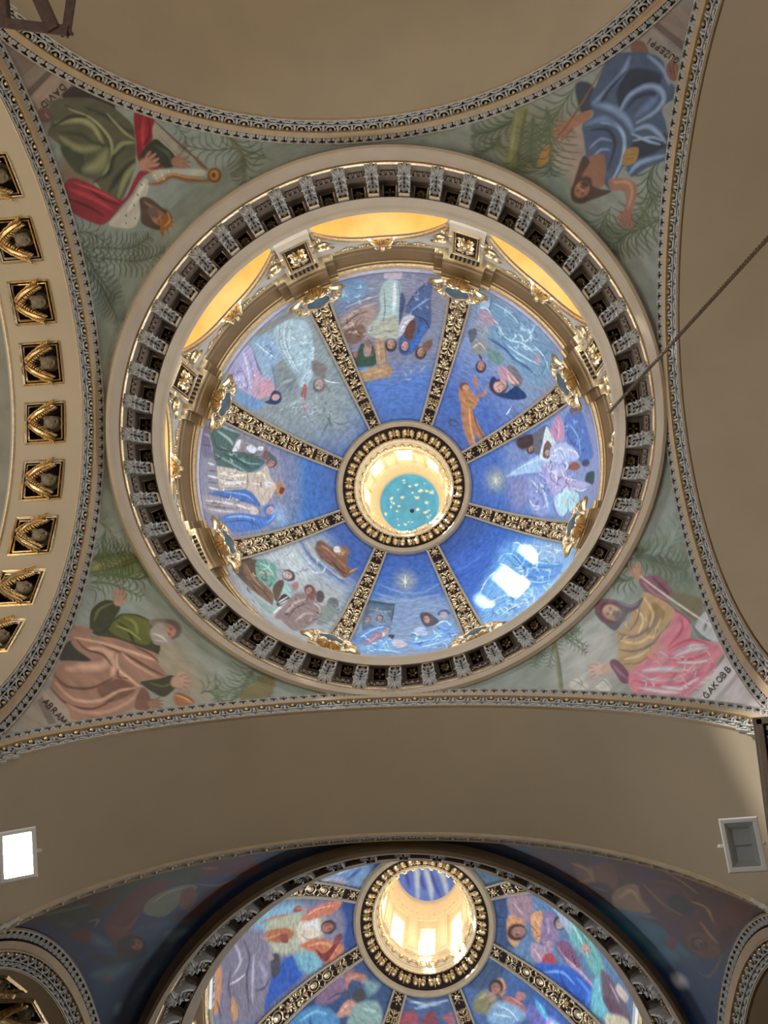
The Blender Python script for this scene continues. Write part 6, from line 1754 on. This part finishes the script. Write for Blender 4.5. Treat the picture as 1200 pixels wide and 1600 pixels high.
# ------------------------------------------------------------------ build the painted surfaces
def pend_grid(sx, sy, nf, nt):
    # rows of equal polar angle, each spanning the width of the corner at that height
    f = np.linspace(0.0, PI/2, 2001); r1 = np.minimum((AX+0.004)/np.maximum(np.cos(f), 1e-9), (AY+0.004)/np.maximum(np.sin(f), 1e-9))
    t1 = np.arctan2(r1, np.sqrt(np.maximum(K-AL*(r1*np.cos(f))**2-(r1*np.sin(f))**2, 1e-6))); i = t1.argmax()
    t0 = math.atan2(0.984, math.sqrt(K-0.984**2)); t = np.linspace(t0, t1[i]-1e-4, nt); fa = np.interp(t, t1[:i+1], f[:i+1]); fb = np.interp(t, t1[i:][::-1], f[i:][::-1])
    fa[t < t1[0]] = 0; fb[t < t1[-1]] = PI/2; F_ = fa[:, None]+(fb-fa)[:, None]*np.linspace(0, 1, nf)[None]; t = t[:, None]
    rho = np.sqrt(K/(np.cos(t)**2+np.sin(t)**2*(AL*np.cos(F_)**2+np.sin(F_)**2))); P = np.stack([sx*rho*np.sin(t)*np.cos(F_), sy*rho*np.sin(t)*np.sin(F_), rho*np.cos(t)+0*F_], 2)
    c0 = np.array([0.014*sx, 0.023*sy]); d = P[..., :2]*[sx, sy]-c0; n = np.linalg.norm(d, axis=2, keepdims=True); d = np.where(n < 0.987, d/n*0.987, d)+c0
    P[..., :2] = d*[sx, sy]; P[..., 2] = np.sqrt(np.maximum(K-AL*d[..., 0]**2-d[..., 1]**2, 1e-6))
    return P if sx*sy > 0 else P[:, ::-1]
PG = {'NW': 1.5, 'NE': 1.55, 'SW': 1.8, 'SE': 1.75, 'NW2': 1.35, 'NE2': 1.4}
PLAB = {'NW': ('king_fresco', 'corner painting of a crowned king in green and red playing a harp'), 'NE': ('shepherd_fresco', 'corner painting of an upside down man in blue robes holding a staff'),
        'SW': ('patriarch_fresco', 'corner painting of a grey bearded man in pink robe raising a hand'), 'SE': ('pilgrim_fresco', 'corner painting of a hooded man in yellow shawl and bright pink robe'),
        'NW2': ('angel_fresco', 'dark blue and red corner painting left of the second dome'), 'NE2': ('prophet_fresco', 'dark brown and blue corner painting right of the second dome')}
for key, sx, sy, cy, n in (('NW', -1, -1, 0, 250), ('NE', 1, -1, 0, 250), ('SW', -1, 1, 0, 250), ('SE', 1, 1, 0, 250), ('NW2', -1, -1, Y2, 190), ('NE2', 1, -1, Y2, 190)):
    P = pend_grid(sx, sy, n, n); org = np.array([0, cy, H0])
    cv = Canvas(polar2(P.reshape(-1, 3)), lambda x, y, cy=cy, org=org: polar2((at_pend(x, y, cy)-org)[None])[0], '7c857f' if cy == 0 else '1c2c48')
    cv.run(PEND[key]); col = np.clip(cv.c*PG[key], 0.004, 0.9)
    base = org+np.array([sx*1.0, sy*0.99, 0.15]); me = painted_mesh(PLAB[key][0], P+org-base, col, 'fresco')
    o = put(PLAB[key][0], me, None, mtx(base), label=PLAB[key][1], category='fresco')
    sf = lambda x, y: at_pend(x, y, 0)
    if key == 'NW': lettering('DAVID', (96.5, 131), (62, 163), 9.5, (.68, .72), sf, (0, 0, H0), o, base)
    if key == 'NE': lettering('G.UZ.EPPI', (1062, 92), (1016, 59), 9, (-.55, .83), sf, (0, 0, H0), o, base)
    if key == 'SW': lettering('ABRAM', (66, 1098), (98, 1133), 9.5, (.76, -.65), sf, (0, 0, H0), o, base)
    if key == 'SE': lettering('G.AKOBB', (1105, 1093), (1144, 1046), 9, (-.72, -.69), sf, (0, 0, H0), o, base)
for sx in (-1, 1):
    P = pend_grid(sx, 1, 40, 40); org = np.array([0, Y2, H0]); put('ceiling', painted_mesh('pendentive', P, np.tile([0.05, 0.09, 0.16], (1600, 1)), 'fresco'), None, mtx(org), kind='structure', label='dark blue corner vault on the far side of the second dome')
NAMES1 = ['star over a crowded nativity in lilac and blue', 'figures in pale blue robes lit by a patch of sunlight', 'star above kneeling figures in pale blue by a stable', 'seated teal robed figure below a brown bearded figure in clouds',
          'green robed man and woman in blue beside a turbaned priest', 'woman in lilac robe before a large white winged angel', 'group with a blue mantled woman and a brown wooden frame', 'flying orange cherub above a woman hooded in dark blue']
NAMES2 = ['orange haloed figure in purple above bright blue robes', 'dark haired head with orange halo over pale rays', 'small red figures below the opening', 'dark haired figure seen from behind with an arm raised', 'orange armed figure in white above grey bowed bodies', 'pale lilac figure, upper left sliver', 'dark blue top sliver', 'blue grey sliver, upper right']
def dome_panels(tag, c, text, names, bases, gain, npol, naz):
    ps = np.linspace(0.012, math.acos(0.386/DR), npol); org = np.array([c[0], c[1], DH]); G = []; grp = {}; q = []
    for k in range(8):
        az = rad(45*k)+np.linspace(-1, 1, naz)*(PI/8)
        lim = PI/8-np.array([(rib_hw(p)*0.9)/(DR*math.cos(p)) for p in ps]); A = rad(45*k)+np.linspace(-1, 1, naz)[None]*lim[:, None]
        R = DR; P = np.stack([R*np.cos(ps)[:, None]*np.cos(A), R*np.cos(ps)[:, None]*np.sin(A), np.tile(R*np.sin(ps)[:, None], (1, naz))], 2); G.append(P)
    allP = np.concatenate([g.reshape(-1, 3) for g in G]); n1 = npol*naz
    cv = Canvas(polar2(allP), lambda x, y: polar2((at_sphere(x, y, org, DR)-org)[None])[0]); frac = np.tile(np.repeat((ps-ps[0])/(ps[-1]-ps[0]), naz), 8)
    for k in range(8):
        m = np.zeros(len(allP), bool); m[k*n1:(k+1)*n1] = True; cv.groups[k] = m; cv.sel = m; cv.stops(bases[k], frac)
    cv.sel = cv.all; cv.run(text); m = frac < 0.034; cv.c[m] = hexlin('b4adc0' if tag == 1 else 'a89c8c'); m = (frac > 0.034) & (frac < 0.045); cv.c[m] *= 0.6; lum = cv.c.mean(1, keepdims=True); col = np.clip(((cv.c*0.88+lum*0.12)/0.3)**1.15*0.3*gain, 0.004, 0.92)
    for k in range(8):
        az = rad(45*k); b = np.array([DR*math.cos(az), DR*math.sin(az), 0.02])
        me = painted_mesh('dome_fresco', G[k]-b, col[k*n1:(k+1)*n1], 'fresco_dome')
        put('dome_fresco', me, None, mtx(org+b), label='painted dome panel: '+names[k]+(', near dome' if tag == 1 else ', second dome') if len(names[k].split()) < 11 else 'dome panel: '+names[k], category='fresco')
B1 = [['8a92b4', '8090b8', '6c8cc0', '4a70b0', '3c60a4'], ['a0c0dc', '8ab4dc', '5c90cc', '3c68ac', '34508c'], ['8ab0d4', '8c9cb4', '7c94b4', '4c74b0', '3458a0'], ['a0a4a0', 'a8aaa8', '8894a8', '4c6ca8', '38589c'],  # right and lower right panels: pale rim tones include painted glare
      ['989098', '8c86a0', '6c8cac', '4478b4', '3a5c9c'], ['98a4b4', '909a9c', '8c9494', '7c8890', '3f62a0'], ['8c90a4', '8c8c98', '7c8ca4', '5478b4', '4068a8'], ['90aac4', '8490ac', '7c8cb0', '4c6cac', '3c5c9c']]
B2 = [['7c98b0', '6c90b8', '5c84a8', '48688c', '345078']]*8
dome_panels(1, D1, DOME1, NAMES1, B1, 1.32, 170, 150)
dome_panels(2, D2, DOME2, NAMES2, B2, 1.2, 120, 120)
# name plaques at the foot of the second dome
def plaque(px, py, word, p0, p1, up, h, lab):
    c3 = np.array([D2[0], D2[1], 4.14]); R = 0.975
    v = at_sphere(px, py, (D2[0], D2[1], 4.17), R); a = math.atan2(v[1]-D2[1], v[0]-D2[0]); o, U, Vv, W = radial(a, 0.972, 4.14); o = o+np.array([D2[0], D2[1], 0])
    t = put('name_plaque', MB().box((0, 0, 0), (0.17, 0.05, 0.012)).mesh('name_plaque', 'alu', False), None, mtx(o, U, Vv, W), label=lab, category='plaque')
    mb = MB(); x = -0.07
    for ch in word:
        for st in GLYPH[ch]:
            for (xa, ya), (xb, yb) in zip(st[:-1], st[1:]):
                a_, b_ = np.array([x+xa*.022, -0.014+ya*.028]), np.array([x+xb*.022, -0.014+yb*.028]); d = (b_-a_)/(np.linalg.norm(b_-a_)+1e-9); n = np.array([-d[1], d[0]])*0.0018
                mb.add([(*(a_-n), .0075), (*(a_+n), .0075), (*(b_+n), .0075), (*(b_-n), .0075)], [(0, 3, 2, 1)])
        x += 0.024
    put('lettering', mb.mesh('lettering', 'letter', False), t, label='dark capital letters')
plaque(322, 1570, 'ADAM E', 0, 0, 0, 0, 'white name plaque at the lower left rim of the second dome')
plaque(988, 1590, 'SAN', 0, 0, 0, 0, 'white name plaque at the lower right rim of the second dome')
# sky blue ceiling of the near lantern with flaked paint and a dark vent; blue and gold painting in the second lantern
def lantern_ceiling(c, kind):
    n, r0 = 90, 0.21; r = np.linspace(0.001, 1, n)[:, None]; a = np.linspace(0, 2*PI, 120)[None]; P = np.stack([r*r0*np.cos(a), r*r0*np.sin(a), 0.10*(1-r**2)+0*a], 2)
    xy = P.reshape(-1, 3)[:, :2]/r0; cv = Canvas(xy, lambda x, y: np.array([x, y]), '4a9cf4' if kind == 1 else '4a6cc0'); rnd = random.Random(3)
    if kind == 1:
        for k in range(34):
            q = rnd.uniform(0, 2*PI); w = rnd.uniform(.25, .92); x, y = w*math.cos(q), w*math.sin(q); s = rnd.uniform(.02, .075)
            cv.poly('d8e6e8', [(x+s*rnd.uniform(.4, 1.4)*math.cos(t), y+s*rnd.uniform(.3, 1.0)*math.sin(t)) for t in np.linspace(0, 5.4, 7)], 0.02, 0.85)
    else:
        cv.poly('dccf9c', [(-.25, -.45), (0, -.6), (.2, -.4), (.15, -.05), (-.1, .05), (-.28, -.1)], .12)
        for a_, b_ in (((-.5, -.7), (-.35, .9)), ((.25, -.1), (.6, .8)), ((-.1, .1), (.1, .95)), ((.4, -.6), (.95, -.2))): cv.line('9cb4ec', [a_, ((a_[0]+b_[0])/2+.06, (a_[1]+b_[1])/2), b_], .16)
        for a_, b_ in (((-.7, -.3), (-.6, .6)), ((.1, .2), (.4, .9)), ((.5, 0), (.9, .4)), ((-.2, .3), (-.1, .7))): cv.line('2c3ca0', [a_, ((a_[0]+b_[0])/2-.05, (a_[1]+b_[1])/2), b_], .12)
    b = np.array([c[0], c[1], 5.985]); nm = 'lantern_ceiling'
    o = put(nm, painted_mesh(nm, P, np.clip(cv.c*1.5, 0, .93), 'fresco'), None, mtx(b), label='sky blue flaking lantern ceiling with a small dark vent hole, near dome' if kind == 1 else 'blue and cream painted lantern ceiling of the second dome', category='ceiling')
    if kind == 1:
        m = MB(); lathe([(0.0005, 0.0), (0.014, 0.0), (0.016, 0.006), (0.016, 0.02)], 20, mb=m); put('vent', m.mesh('vent', 'letter'), o, mtx((0.012, 0.045, 0.088), world=False), label='small dark round vent')
lantern_ceiling(D1, 1); lantern_ceiling(D2, 2)
